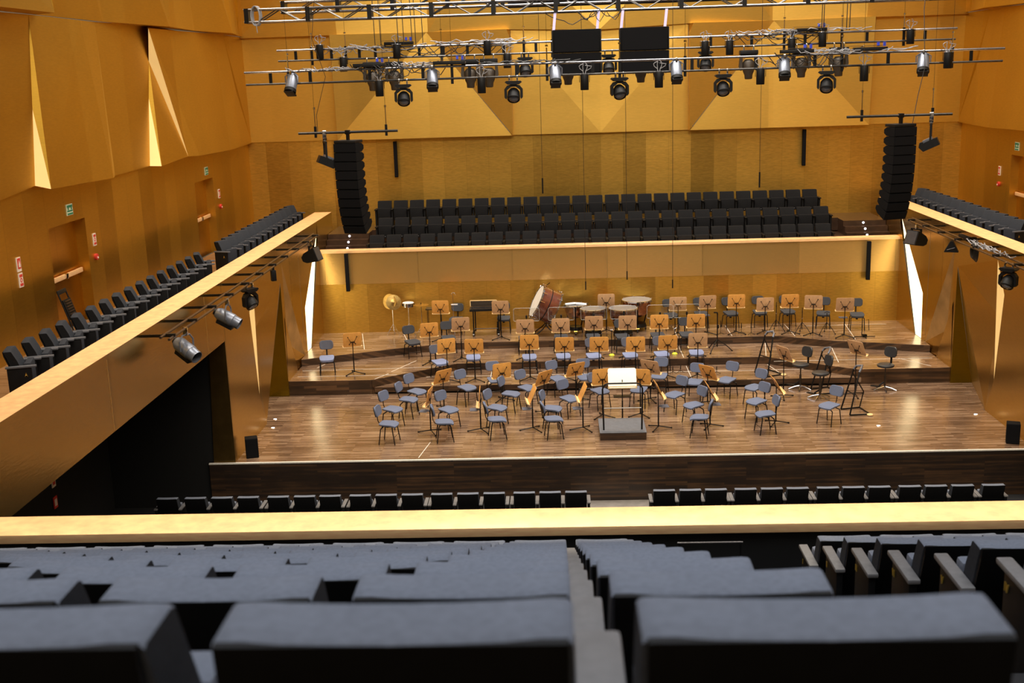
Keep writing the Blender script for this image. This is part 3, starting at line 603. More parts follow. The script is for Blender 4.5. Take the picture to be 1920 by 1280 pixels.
# ------------------------------------------------------------------ orchestra chairs
def orchestra_kit(kind):
    fab, fab2 = {'A': ('chair_fab', 'chair_fab'), 'B': ('chair_pale', 'chair_fab2'), 'D': ('chair_dark', 'chair_dark')}[kind]
    # seat: rounded slab with a falling front edge (front is -y)
    mb = MB(); nx, ny = 8, 8; top = []; bot = []
    th = .045 if kind == 'A' else .065
    for j in range(ny + 1):
        v = j / ny; y = -.215 + .43 * v; rt, rb = [], []
        hw = .205 * (1 - .16 * abs(2 * v - 1) ** 4) * (1 - .06 * v)
        for i in range(nx + 1):
            u = 2 * i / nx - 1
            yy = y * (1 - .10 * u ** 4); z = .475 - .035 * max(0, (.30 - v) / .30) ** 2 + .012 * v + .008 * u * u
            edge = (abs(u) == 1) or j in (0, ny)
            rt.append(mb.bm.verts.new((u * hw, yy, z - (.012 if edge else 0)))); rb.append(mb.bm.verts.new((u * hw * .97, yy * .97, z - th)))
        top.append(rt); bot.append(rb)
    for g, fl in ((top, 0), (bot, 1)):
        for a, b in zip(g, g[1:]):
            for i in range(nx): mb.bm.faces.new((a[i], a[i + 1], b[i + 1], b[i]))
    rim = lambda g: g[0] + [r[-1] for r in g[1:]] + g[-1][-2::-1] + [r[0] for r in g[-2:0:-1]]
    a, b = rim(top), rim(bot)
    for i in range(len(a)): mb.bm.faces.new((a[i], a[(i + 1) % len(a)], b[(i + 1) % len(a)], b[i]))
    seat_m = mb.mesh('seat', fab, 60)
    tl = Matrix.Translation((0, .26, .76)) @ Matrix.Rotation(R(-12), 4, 'X')
    back_m = MB().rrect(.38, .25, .085, .045, tl, curve=-.035).mesh('backrest', fab2, 50)
    shell_m = MB().rrect(.37, .24, .085, .012, tl @ Matrix.Translation((0, .046, 0)), curve=-.035).mesh('back_shell', 'black')
    parts = [('seat', seat_m), ('backrest', back_m, [('back_shell', shell_m)])]
    r = .0128
    if kind == 'A':
        parts.append(('back_post', MB().tube([(0, .10, .42), (0, .22, .43), (0, .265, .52), (0, .292, .72)], .011).mesh('back_post', 'metal_blk')))
    else:
        parts.append(('back_post', MB().tube([(0, .05, .40), (0, .23, .41), (0, .262, .50), (0, .285, .72)], .019).mesh('back_post', 'black')))
    fr = MB()
    for sx in (-1, 1): fr.tube([(sx * .06, -.14, .425), (sx * .12, 0, .405), (sx * .06, .15, .425)], r)
    fr.tube([(-.19, -.14, .36), (-.1, -.11, .395), (.1, -.11, .395), (.19, -.14, .36)], r).tube([(-.18, .15, .36), (-.09, .12, .395), (.09, .12, .395), (.18, .15, .36)], r)
    fr.box((0, 0, .41), (.16, .20, .035))
    if kind != 'A': fr.cyl((0, 0, .30), (0, 0, .41), .035, n=10)
    parts.append(('seat_frame', fr.mesh('seat_frame', 'metal_blk')))
    for sx in (-1, 1):
        parts.append(('leg', MB().tube([(sx * .10, -.11, .395), (sx * .19, -.14, .36), (sx * .205, -.19, 0)], r).mesh('leg', 'metal_blk')))
        parts.append(('leg', MB().tube([(sx * .09, .12, .395), (sx * .18, .15, .36), (sx * .20, .20, 0)], r).mesh('leg', 'metal_blk')))
    parts.append(('stretcher', MB().tube([(-.195, -.165, .17), (.195, -.165, .17)], .005).mesh('stretcher', 'steel')))
    return parts
KIT = {k: orchestra_kit(k) for k in 'ABD'}
CH = [(-5.51,1.26,0,80,"A"),(-5.59,2.47,0,62,"A"),(-5.30,3.30,0,74,"A"),(-5.18,4.03,0,55,"A"),(-3.91,4.32,0,44,"A"),(-4.21,2.34,0,50,"A"),(-4.21,1.32,0,100,"A"),(-2.98,1.45,0,100,"A"),(-3.03,2.42,0,65,"A"),(-2.74,3.63,0,70,"A"),(-2.34,4.17,0,45,"A"),(-3.21,5.06,0,18,"A"),(-1.57,5.04,0,35,"A"),(-1.68,2.26,0,75,"A"),(-1.65,1.40,0,100,"A"),(-1.27,3.11,0,40,"A"),(-0.83,5.14,0,10,"A"),(-0.49,3.74,0,35,"A"),(0.51,3.81,0,-20,"A"),(1.14,5.10,0,-15,"A"),(1.36,3.26,0,-48,"A"),(1.98,4.43,0,-22,"A"),(2.83,4.55,0,-40,"A"),(1.71,2.31,0,-60,"A"),(1.72,1.30,0,-103,"A"),(3.41,3.78,0,-50,"A"),(3.25,2.53,0,-55,"A"),(3.27,1.47,0,-80,"A"),(4.88,2.05,0,-50,"A"),(-7.91,6.24,0.4,10,"B"),(-5.75,7.98,0.4,30,"B"),(-4.80,6.32,0.2,30,"B"),(-4.74,8.42,0.4,15,"B"),(-3.90,6.78,0.2,5,"B"),(-2.33,6.69,0.2,5,"B"),(-1.39,6.70,0.2,5,"B"),(-0.55,6.66,0.2,10,"B"),(0.46,6.65,0.2,10,"B"),(1.33,6.69,0.2,10,"B"),(2.30,6.78,0.2,0,"B"),(-2.47,8.14,0.4,5,"B"),(-1.44,8.2,0.4,3,"B"),(-0.51,8.20,0.4,3,"B"),(0.33,8.12,0.4,8,"B"),(1.35,8.19,0.4,5,"B"),(2.19,8.20,0.4,5,"B"),(-4.64,10.08,0.6,-8,"B"),(-3.18,10.08,0.6,0,"B"),(1.91,9.97,0.6,12,"B"),(2.83,10.08,0.6,5,"B"),(3.72,10.04,0.6,15,"B"),(4.61,10.10,0.6,5,"B"),(5.45,10.10,0.6,8,"B"),(6.44,9.73,0.6,-15,"B"),(7.36,9.42,0.6,-6,"B")]
fl = lambda n, w: 'blue grey chair, %s string file from the left, %s' % (n, w)
rf = lambda n, w: 'blue grey chair, %s of the podium, %s' % (n, w)
CL = [fl('first', 'nearest the stage edge'), fl('first', 'second from the stage edge'), fl('first', 'third from the stage edge'), fl('first', 'farthest back'),
      fl('second', 'farthest back'), fl('second', 'middle one'), fl('second', 'nearest the stage edge'),
      fl('third', 'nearest the stage edge'), fl('third', 'second from the stage edge'), fl('third', 'third from the stage edge'), fl('third', 'fourth from the stage edge'), 'blue grey chair behind a tilted stand at the low riser, left of centre',
      'blue grey chair against the low riser, behind a tilted wooden stand left of the podium', fl('fourth', 'second from the stage edge'), fl('fourth', 'nearest the stage edge'), fl('fourth', 'third, left of the podium'),
      'blue grey chair against the low riser directly behind the podium', 'blue grey chair behind the wooden stand left of the white score desk', 'blue grey chair behind the wooden stand right of the white score desk', 'blue grey chair against the low riser, right of the white score desk',
      rf('first file right', 'third from the stage edge'), rf('first file right', 'behind a wooden stand'), 'dull blue grey chair in front of the low riser, right of the tilted stand', rf('first file right', 'second from the stage edge'), rf('first file right', 'nearest the stage edge'),
      rf('second file right', 'third from the stage edge'), rf('second file right', 'second from the stage edge'), rf('second file right', 'nearest the stage edge'), 'lone blue grey chair before the black bass rests, far right of the stage',
      'lone dull grey chair on the middle riser near the left cove', 'dark grey chair at the left bend of the high riser', 'grey chair on the low riser, leftmost of its row', 'dark grey chair behind the second stand from left on the middle riser'] + \
     ['pale blue seat chair behind its stand on the low riser, %s from the left' % ORD[i + 1] for i in range(7)] + \
     ['dark chair behind its stand on the middle riser, %s counted from the left' % ORD[i] for i in range(6)] + \
     ['dark chair by the rear wall between trap table and glockenspiel', 'dark chair behind the glockenspiel stand by the rear wall'] + \
     ['dark grey chair along the rear wall, right half, %s from the timpani' % ORD[i] for i in range(7)]
for (x, y, z, th, k), lab in zip(CH, CL):
    grp = 'string players chairs' if k == 'A' else 'wind players chairs'
    if k == 'B' and z > .3 and x > -7.5: k = 'D'
    put(KIT[k], 'orchestra_chair', lab, 'chair', (x, y, z), R(th), grp)
# high stools of the double basses
mb = MB().lathe([(0, .70), (.19, .70), (.215, .685), (.215, .645), (.195, .63), (0, .63)], 24)
foot = MB()
for k in range(5):
    a = R(72 * k + 20); foot.tube([(0, 0, .10), (.16 * math.cos(a), .16 * math.sin(a), .07), (.30 * math.cos(a), .30 * math.sin(a), .015)], .017)
STOOL = [('seat', mb.mesh('seat', 'stool_black')), ('column', MB().cyl((0, 0, .08), (0, 0, .40), .028, n=12).cyl((0, 0, .40), (0, 0, .63), .018, n=12).mesh('column', 'steel')), ('foot_base', foot.mesh('foot_base', 'alu')),
         ('backrest', MB().rrect(.35, .28, .10, .05, Matrix.Translation((0, .235, .98)) @ Matrix.Rotation(R(-8), 4, 'X'), curve=-.03).mesh('backrest', 'stool_black')),
         ('back_post', MB().box((0, .275, .80), (.05, .018, .34)).box((0, .17, .635), (.05, .22, .016)).mesh('back_post', 'metal_blk')),
         ('foot_rest', MB().box((-.20, -.12, .10), (.24, .10, .02), rot=(0, 0, R(20))).tube([(-.02, 0, .22), (-.12, -.08, .12)], .022).mesh('foot_rest', 'black'))]
for (x, y, th, lab) in ((4.83, 5.12, -55, 'black round high stool with backrest at the low riser, leftmost of three'), (5.14, 4.21, -70, 'black round high stool with backrest, middle one, nearest the camera'), (6.96, 4.86, -45, 'black round high stool with backrest before the right front riser')):
    put(STOOL, 'bass_stool', lab, 'stool', (x, y, 0), R(th), 'bass players stools')

# ------------------------------------------------------------------ music stands
def stand_kit(hd, tray, tilt, mat_, w=.51, h=.42, lipdir=1):
    tl = Matrix.Translation((0, 0, hd)) @ Matrix.Rotation(R(tilt), 4, 'X')
    desk = MB().rrect(w, h, .05, .016, tl @ Matrix.Translation((0, -.006, 0))).mesh('desk', mat_, 45)
    lm = MB(); lm.box((0, .030, -h / 2 - .004), (w + .02, .085, .022), bev=.006).box((0, .07, -h / 2 + .012), (w + .02, .012, .03))
    bmesh.ops.transform(lm.bm, matrix=tl, verts=lm.bm.verts); lip = lm.mesh('ledge', 'ply_edge')
    br = MB()
    for sx in (-1, 1):
        br.tube([(sx * .125, -.014, .09), (sx * .045, -.03, -.055)], .005).tube([(sx * .045, -.03, -.055), (sx * .085, -.014, -.125)], .005)
        br.cyl((sx * .125, -.004, .09), (sx * .125, -.02, .09), .014, n=8).cyl((sx * .085, -.004, -.125), (sx * .085, -.02, -.125), .014, n=8)
    br.box((0, -.035, -.055), (.12, .03, .02))
    bmesh.ops.transform(br.bm, matrix=tl, verts=br.bm.verts); bracket = br.mesh('bracket', 'metal_blk')
    q = tl @ Vector((0, -.035, -.055))
    pole = MB().cyl((0, 0, .05), (0, 0, .55), .017, n=8).cyl((0, 0, .55), (q.x, q.y, q.z), .012, n=8).mesh('pole', 'metal_blk')
    parts = [('desk', desk, [('ledge', lip), ('bracket', bracket)]), ('pole', pole)]
    for a in (90, 215, 325):
        c, s_ = math.cos(R(a)), math.sin(R(a))
        parts.append(('foot', MB().tube([(0, 0, .075), (.05 * c, .05 * s_, .06), (.32 * c, .32 * s_, .014)], .013).box((.31 * c, .31 * s_, .014), (.035, .035, .028)).mesh('foot', 'metal_blk')))
    if tray: parts.append(('accessory_tray', MB().box((-.02, .15, .55), (.24, .19, .012)).box((-.02, .055, .55), (.03, .09, .03)).mesh('accessory_tray', 'chair_fab2')))
    return parts
MS = [(-4.61,1.93,0,82,0.91),(-4.48,3.94,0,43,0.86),(-3.41,1.98,0,92,0.87),(-2.16,1.99,0,97,0.90),(-1.89,3.30,0,47,0.94),(-3.00,4.62,0,22,0.80),(-1.08,4.52,0,32,0.82),(-0.96,1.94,0,95,0.94),(-0.45,2.94,0,12,1.03),(0.48,2.98,0,-15,1.00),(0.83,4.30,0,-32,0.90),(0.83,1.91,0,-84,0.98),(2.25,3.91,0,-48,0.83),(2.06,1.98,0,-87,0.90),(3.64,2.13,0,-86,0.97),(4.24,4.35,0,-62,1.17),(6.08,4.41,0,-55,1.26),(-3.80,5.86,0.2,3,0.98),(-2.30,5.93,0.2,0,1.04),(-1.35,5.85,0.2,0,0.98),(-0.42,5.77,0.2,0,0.98),(0.56,5.81,0.2,0,0.95),(1.42,5.79,0.2,2,0.98),(2.23,5.84,0.2,0,1.01),(-4.55,5.86,0.2,22,1.0),(-7.16,6.17,0.4,20,0.96),(-5.14,7.12,0.4,14,0.98),(-4.28,7.46,0.4,10,1.05),(-2.45,7.47,0.4,0,0.94),(-1.44,7.45,0.4,0,0.95),(-0.50,7.45,0.4,0,1.00),(0.45,7.45,0.4,0,0.99),(1.34,7.45,0.4,0,0.99),(2.37,7.45,0.4,0,0.99),(-5.01,9.12,0.6,-3,1.02),(-3.22,9.14,0.6,-2,0.97),(-0.05,9.80,0.6,0,0.97),(2.04,9.15,0.6,0,0.95),(2.91,9.15,0.6,6,0.98),(3.76,9.18,0.6,0,0.98),(4.61,9.20,0.6,2,0.86),(5.31,9.07,0.6,0,0.97),(5.93,8.78,0.6,-12,0.98),(6.75,8.42,0.6,-5,0.96)]
SHEEN = {16, 15, 10, 23, 28, 29, 30, 31, 35, 36, 37, 38, 40, 42, 43, 27}  # desks whose pale reflection is painted into the plywood
TRAY = {0, 2, 3, 7, 11, 38, 43, 33, 13}
pm = lambda t: 'orange plywood music stand %s' % t
ML = [pm('edge on beside the first string file, stage edge'), pm('turned half right, behind the second string file'), pm('edge on between second and third string files, stage edge'), pm('edge on between third and fourth string files, stage edge'), pm('turned half right, in the third string file'),
      pm('before the low riser, turned slightly right'), pm('before the low riser, tilted right, left of the podium'), pm('edge on just left of the podium rail'), pm('left of the white score desk, behind the podium'), pm('right of the white score desk, partly hidden by it'),
      pm('tilted left, close to the low riser right of the podium'), pm('edge on just right of the podium rail'), pm('turned half left, right of the podium near the riser'), pm('edge on in the first file right of the podium'), pm('edge on in the second file right of the podium'),
      'tall pale plywood music stand turned to the leftmost bass stool', 'tall pale plywood music stand above the rightmost bass rest'] + \
     [pm('in the low riser row, %s from the left' % ORD[i + 1]) for i in range(7)] + [pm('in the low riser row, leftmost, at the bend')] + \
     [pm('beside the lone chair on the far left of the middle riser'), pm('at the left bend of the middle riser, turned slightly right'), 'pale plywood music stand on the middle riser, at its left bend, second one'] + \
     ['plywood music stand in the middle riser row, %s from the bass drum side' % ORD[i] for i in range(6)] + \
     ['plywood music stand on the high riser before the trap table', 'pale plywood music stand before the glockenspiel', 'plywood music stand of the timpanist, seen between the kettles'] + \
     ['plywood music stand on the high riser, right of the timpani, %s from them' % ORD[i] for i in range(7)]
for i, ((x, y, z, th, hd), lab) in enumerate(zip(MS, ML)):
    T = stand_kit(hd, i in TRAY, {0: 12, 2: 4, 14: 30, 13: 28}.get(i, 24) if abs(th) > 30 else 7 + (i * 37 % 8), 'ply_pale' if i in SHEEN else 'ply')
    put(T, 'music_stand', lab, 'music stand', (x, y, z), R(th), 'players music stands')
# conductor
T = stand_kit(1.12, False, -32, 'cream', .68, .50)
T[0] = ('desk', T[0][1], [('ledge', MB().box((0, -.085, .90), (.70, .075, .03), bev=.006).box((0, -.118, .925), (.70, .012, .05)).mesh('ledge', 'ply_edge'))])
T.append(('shelf', MB().box((0, .02, .66), (.42, .2, .02)).mesh('shelf', 'black')))
put(T, 'conductor_stand', 'large cream score desk on a black pole behind the podium rail', 'conductor stand', (.01, 2.46, 0), 0)
T = [('box', MB().box((-.05, 1.66, .085), (1.07, 1.13, .17), bev=.008).mesh('box', 'riser')), ('mat', MB().box((-.05, 1.66, .178), (1.08, 1.14, .016)).mesh('mat', 'podium_top')), ('step', MB().box((-.05, 1.36, .19), (1.0, .42, .012)).mesh('step', 'podium_top'))]
r = MB().tube([(-.49, 1.28, .17), (-.51, 1.28, 1.18), (-.46, 1.28, 1.28), (-.38, 1.28, 1.31), (.28, 1.28, 1.31), (.36, 1.28, 1.28), (.41, 1.28, 1.18), (.39, 1.28, .17)], .020, 8)
T += [('hoop', r.mesh('hoop', 'metal_blk')), ('cross_bar', MB().tube([(-.50, 1.28, .72), (.40, 1.28, .72)], .012).mesh('cross_bar', 'steel'))]
put(T, 'podium', 'conductor podium with grey mat and black tubular rail', 'podium')

# ------------------------------------------------------------------ double bass rests (tubular black A-frames)
T = [('frame', MB().tube([(-.26, -.25, .02), (-.16, 0, 1.05), (-.12, .06, 1.12)], .020, 8).tube([(.26, -.25, .02), (.16, 0, 1.05), (.12, .06, 1.12)], .020, 8).tube([(-.26, -.25, .02), (-.30, .25, .02), (.30, .25, .02), (.26, -.25, .02)], .018, 8).tube([(-.21, -.12, .5), (.21, -.12, .5)], .014).mesh('frame', 'metal_blk')),
     ('stay', MB().tube([(-.30, .25, .02), (-.30, .34, .42), (-.17, -.02, .95)], .016).mesh('stay', 'metal_blk')),
     ('crook', MB().tube([(-.16, 0, 1.05), (-.14, .05, 1.13), (0, .14, 1.17), (.14, .05, 1.13), (.16, 0, 1.05)], .026, 8).mesh('crook', 'spot_grey')),
     ('end_pad', MB().lathe([(0, .03), (.07, .03), (.075, .01), (.07, 0), (0, 0)], 14, Matrix.Translation((.36, .22, .01))).mesh('end_pad', 'ply_edge'))]
for (x, y, z, th, lab) in ((4.15, 5.98, .2, -60, 'black tubular bass rest at the right bend of the low riser'), (5.40, 4.85, 0, -75, 'black tubular bass rest under the tall music stand'), (5.72, 2.95, 0, -80, 'black tubular bass rest beside the lone chair')):
    put(T, 'bass_rest', lab, 'instrument rest', (x, y, z), R(th), 'bass rests')

# ------------------------------------------------------------------ percussion
def tripod(h, r=.22, m='chrome', rad=.010, z0=.0):
    out = [('pole', MB().cyl((0, 0, .12), (0, 0, h), rad, n=8).mesh('pole', m))]
    for a in (90, 210, 330):
        c, s_ = math.cos(R(a)), math.sin(R(a))
        out.append(('leg', MB().tube([(0, 0, .34), (r * .6 * c, r * .6 * s_, .17), (r * c, r * s_, .012)], rad * .8).tube([(0, 0, .16), (r * .6 * c, r * .6 * s_, .17)], rad * .5).box((r * c, r * s_, .014), (.03, .03, .028)).mesh('leg', m)))
    return out
cy = lambda: MB().lathe([(0, .022), (.03, .020), (.05, .008), (.12, .004), (.235, -.004), (.235, -.008), (.12, 0), (.05, .003), (0, .015)], 28)
mc = cy(); bmesh.ops.transform(mc.bm, matrix=Matrix.Translation((.05, -.02, 1.02)) @ Euler((R(78), 0, R(18))).to_matrix().to_4x4(), verts=mc.bm.verts)
mc2 = cy(); bmesh.ops.transform(mc2.bm, matrix=Matrix.Translation((-.09, .05, 1.04)) @ Euler((R(78), 0, R(-25))).to_matrix().to_4x4(), verts=mc2.bm.verts)
put(tripod(.98) + [('cymbal', mc.mesh('cymbal', 'cymbal')), ('cymbal', mc2.mesh('cymbal', 'cymbal'))], 'cymbal_stand', 'pair of bronze cymbals standing upright on a chrome cradle by the rear wall', 'cymbals', (-6.58, 10.05, .6))
sn = [('shell', MB().lathe([(.165, .86), (.175, .86), (.175, .99), (.165, .99)], 24).mesh('shell', 'chrome')), ('head', MB().lathe([(0, .995), (.168, .993), (.178, .985), (.178, .975)], 24).mesh('head', 'skin_white'))]
mb = MB()
for k in range(10): mb.box((.182 * math.cos(R(36 * k)), .182 * math.sin(R(36 * k)), .925), (.016, .016, .07))
sn[0] = ('shell', sn[0][1], [('lugs', mb.mesh('lugs', 'black'))])
put(tripod(.86) + sn, 'snare_drum', 'chrome snare drum with white head on a thin stand', 'snare drum', (-6.1, 10.12, .6))
put(tripod(.98) + [('cymbal', (lambda m: (bmesh.ops.translate(m.bm, vec=(0, 0, .98), verts=m.bm.verts), m)[1])(cy()).mesh('cymbal', 'cymbal')), ('wing_nut', MB().cyl((0, 0, .99), (0, 0, 1.05), .012, n=8).mesh('wing_nut', 'black'))], 'suspended_cymbal', 'flat suspended cymbal on a thin stand next to the snare drum', 'cymbal', (-5.66, 9.75, .6))
T = [('top', MB().box((0, 0, .80), (.50, .36, .03)).mesh('top', 'lamp_brown'))] + [('leg', MB().cyl((sx * .2, sy * .13, 0), (sx * .2, sy * .13, .79), .010, n=6).mesh('leg', 'metal_blk')) for sx in (-1, 1) for sy in (-1, 1)]
put(T, 'trap_table', 'small dark tray table behind the suspended cymbal', 'table', (-5.30, 10.05, .6))
mb = MB().tube([(-.05, 0, 1.28), (-.02, 0, 1.34), (.05, 0, 1.34), (.09, 0, 1.26)], .010).tube([(0, 0, 1.34), (0, 0, 1.2)], .006)
put(tripod(1.3) + [('hook', mb.mesh('hook', 'chrome')), ('clip_board', MB().box((.04, -.02, .98), (.2, .02, .03)).mesh('clip_board', 'paper'))], 'triangle_stand', 'thin chrome stand with a hook on top by the trap table', 'triangle stand', (-4.68, 9.70, .6))
T = [('bars', None)]
mb = MB()
for k in range(20): mb.box((-.40 + .042 * k, -.06, .845), (.034, .20 - .004 * k, .012))
for k in range(18): mb.box((-.38 + .042 * k, .12, .862), (.030, .15 - .003 * k, .012))
T = [('case', MB().prism([(-.46, -.20), (.46, -.14), (.46, .20), (-.46, .24)], .77, .835).mesh('case', 'black'), [('bars', mb.mesh('bars', 'alu'))]),
     ('lid', MB().box((-.06, .27, .93), (.78, .02, .17)).mesh('lid', 'lamp_brown'), [('lid_frame', MB().box((-.06, .26, 1.02), (.80, .03, .02)).box((-.46, .26, .93), (.02, .03, .18)).box((.34, .26, .93), (.02, .03, .18)).mesh('lid_frame', 'ply_edge'))])]
for sx in (-.36, .40):
    T.append(('trestle', MB().box((sx, -.06, .44), (.035, .05, .66)).box((sx + .05, .08, .44), (.035, .05, .66)).box((sx, 0, .10), (.06, .40, .04)).mesh('trestle', 'metal_blk'), [('caster', MB().cyl((sx - .02, -.19, .045), (sx + .02, -.19, .045), .045, n=12).cyl((sx - .02, .19, .045), (sx + .02, .19, .045), .045, n=12).mesh('caster', 'steel'))]))
T.append(('cross_bar', MB().tube([(-.36, 0, .20), (.40, 0, .20)], .012).mesh('cross_bar', 'steel')))
put(T, 'glockenspiel', 'glockenspiel with silver bars on a wheeled black trestle', 'glockenspiel', (-3.72, 9.75, .6))
# bass drum
ax = Matrix.Translation((0, 0, .92)) @ Euler((R(8), R(-63), 0), 'XYZ').to_matrix().to_4x4()
rd, hd = .50, .29
sh = MB().lathe([(rd - .02, -hd), (rd, -hd), (rd, hd), (rd - .02, hd)], 40, ax).mesh('shell', 'drum_wood')
T = [('shell', sh, [('band', MB().lathe([(rd + .001, -.012), (rd + .008, -.012), (rd + .008, .012), (rd + .001, .012)], 40, ax).mesh('band', 'metal_blk'))])]
for e_ in (-1, 1):
    T.append(('head', MB().lathe([(0, e_ * (hd + .012)), (rd - .005, e_ * (hd + .012)), (rd - .005, e_ * (hd - .01))], 40, ax).mesh('head', 'skin_white' if e_ > 0 else 'skin')))
    mb = MB().lathe([(rd + .005, e_ * hd - .025), (rd + .03, e_ * hd - .02), (rd + .03, e_ * hd + .02), (rd + .005, e_ * hd + .025)], 40, ax)
    T.append(('hoop', mb.mesh('hoop', 'alu')))
    lg = MB()
    for k in range(12):
        a = R(30 * k + 15); p = lambda r, z: ax @ Vector((r * math.cos(a), r * math.sin(a), z))
        lg.cyl(p(rd + .04, e_ * hd + e_ * .03), p(rd + .04, e_ * hd - e_ * .12), .011, n=6).cyl(p(rd + .02, e_ * hd + e_ * .02), p(rd + .075, e_ * hd + e_ * .02), .010, n=6)
    T.append(('lugs', lg.mesh('lugs', 'chrome')))
st = MB()
for sy in (-1, 1):
    st.tube([(-.36, sy * .30, .02), (-.12, sy * .24, .20), (.0, sy * .22, .34)], .018).tube([(.36, sy * .30, .02), (.12, sy * .24, .20), (.0, sy * .22, .34)], .018)
st.tube([(-.36, -.30, .02), (-.36, .30, .02)], .015).tube([(.36, -.30, .02), (.36, .30, .02)], .015).tube([(0, -.3, .34), (0, .3, .34)], .015)
st.tube([(-.05, .3, .34), (-.1, .58, .9), (.05, .55, 1.42), (.14, .48, 1.50)], .012)
T.append(('cradle', st.mesh('cradle', 'metal_blk')))
put(T, 'bass_drum', 'large red brown bass drum tilted on a black cradle', 'bass drum', (-1.88, 9.62, .6))
# timpani
def timpano(r, h):
    prof = [(r, h), (r, h - .06)] + [(r * math.cos(R(a)) ** .7 if a < 90 else 0, h - .06 - .42 * math.sin(R(a)) * (r / .38)) for a in (15, 30, 45, 60, 75, 90)]
    T = [('kettle', MB().lathe(prof, 32).mesh('kettle', 'copper', 60)), ('head', MB().lathe([(0, h + .018), (r + .01, h + .014), (r + .012, h + .004)], 32).mesh('head', 'skin'))]
    T.append(('hoop', MB().lathe([(r + .006, h - .03), (r + .03, h - .03), (r + .03, h + .01), (r + .012, h + .012)], 32).mesh('hoop', 'chrome')))
    lg = MB()
    for k in range(8):
        a = R(45 * k + 10); lg.cyl(((r + .035) * math.cos(a), (r + .035) * math.sin(a), h + .035), ((r + .035) * math.cos(a), (r + .035) * math.sin(a), h - .10), .010, n=6)
    T.append(('lugs', lg.mesh('lugs', 'chrome')))
    for k in range(3):
        a = R(120 * k + 30); c, s_ = math.cos(a), math.sin(a)
        T.append(('strut', MB().tube([((r + .02) * c, (r + .02) * s_, h - .04), ((r + .0) * c, (r + .0) * s_, h - .2), (.62 * r * c, .62 * r * s_, .20), (.75 * r * c, .75 * r * s_, .10)], .022).mesh('strut', 'metal_blk'), [('caster', MB().cyl((.75 * r * c - .02, .75 * r * s_, .05), (.75 * r * c + .02, .75 * r * s_, .05), .05, n=12).mesh('caster', 'steel'))]))
    T.append(('base', MB().lathe([(0, .24), (.62 * r, .22), (.70 * r, .12), (0, .10)], 20).mesh('base', 'metal_blk')))
    T.append(('pedal', MB().box((0, -r * .8, .10), (.10, .22, .03), rot=(R(-18), 0, 0)).mesh('pedal', 'brass')))
    T.append(('tuning_gauge', MB().box((0, -r - .045, h - .08), (.05, .03, .16)).mesh('tuning_gauge', 'black')))
    return T
for (x, y, r, h, lab) in ((-.99, 9.72, .32, .88, 'copper timpano beside the bass drum, open score lying on its head'), (-.47, 9.16, .36, .86, 'copper timpano, second from the bass drum, with grey head'), (.42, 9.14, .41, .86, 'copper timpano right of the timpanist stand, with grey head'), (.88, 9.98, .43, .94, 'largest copper timpano, farthest right, against the rear wall')):
    put(timpano(r, h), 'timpano', lab, 'timpani', (x, y, .6), 0, 'timpani')
T = [('page', MB().box((-.17, 0, .012), (.33, .24, .014), rot=(0, R(-5), R(8))).mesh('page', 'paper')), ('page', MB().box((.17, .0, .012), (.33, .24, .014), rot=(0, R(5), R(8))).mesh('page', 'paper')), ('folder', MB().box((.02, .0, .003), (.72, .27, .006), rot=(0, 0, R(8))).mesh('folder', 'black'))]
put(T, 'open_score', 'white open score lying on the timpano next to the bass drum', 'sheet music', (-.97, 9.70, 1.50), R(-10))

# ------------------------------------------------------------------ small stands, acoustic screens
SCR = [('pole', MB().cyl((0, 0, .03), (0, 0, .98), .011, n=8).mesh('pole', 'metal_blk')), ('clamp', MB().box((0, -.015, .96), (.05, .05, .09), bev=.012).mesh('clamp', 'black'))]
SCR.append(('foot', MB().tube([(-.2, 0, .015), (.2, 0, .015)], .010).tube([(0, -.16, .015), (0, .03, .015)], .010).mesh('foot', 'metal_blk')))
scr = MB().tube([(-.36, 0, .83), (-.38, 0, .86), (-.38, 0, 1.18), (-.33, 0, 1.22), (.33, 0, 1.22), (.38, 0, 1.18), (.38, 0, .86), (.36, 0, .83), (-.36, 0, .83)], .0035, 4)
SCR.append(('screen', MB().rrect(.76, .40, .05, .006, Matrix.Translation((0, -.003, 1.025))).mesh('screen', 'acrylic'), [('screen_edge', scr.mesh('screen_edge', 'acrylic_edge'))]))
for i, x in enumerate((-2.44, -1.42, -.46, .41, 1.47, 2.25)):
    put(SCR, 'acoustic_screen', 'clear acoustic screen on a black pole before the percussion, %s from the left' % ORD[i], 'acoustic screen', (x, 8.70, .4), 0, 'acoustic screens')
def peg(h, n=8): return MB().tube([(-.10, -.06, .012), (0, 0, .05), (.10, -.06, .012)], .007).tube([(0, 0, .05), (0, .11, .012)], .007).cyl((0, 0, .04), (0, 0, h * .55), .007, n=6).cyl((0, 0, h * .5), (0, 0, h), .016, r2=.008, n=8)
for (x, y, z, h, lab) in ((1.6, 6.25, .2, .2, 'short black instrument peg on the low riser, right of centre, left of a pair'), (1.82, 6.33, .2, .2, 'short black instrument peg on the low riser, right one of a pair'), (2.78, 6.15, .2, .2, 'single black instrument peg at the right end of the low riser'),
                          (-2.04, 6.66, .2, .26, 'black instrument peg on the low riser between two pale blue seats, left one'), (-1.80, 6.62, .2, .26, 'black instrument peg on the low riser between two pale blue seats, right one'), (-.98, 6.7, .2, .26, 'black instrument peg on the low riser before the bass drum chairs'),
                          (3.92, 9.2, .6, .32, 'slim black clarinet peg by the second stand right of the timpani'), (4.18, 9.02, .6, .38, 'slim black clarinet peg by the third stand right of the timpani'), (3.3, 9.12, .6, .42, 'slim black instrument peg at the front of the high riser')):
    tag(link('instrument_peg', peg(h).mesh('instrument_peg', 'metal_blk'), None, (x, y, z)), lab, 'instrument stand', 'instrument pegs')
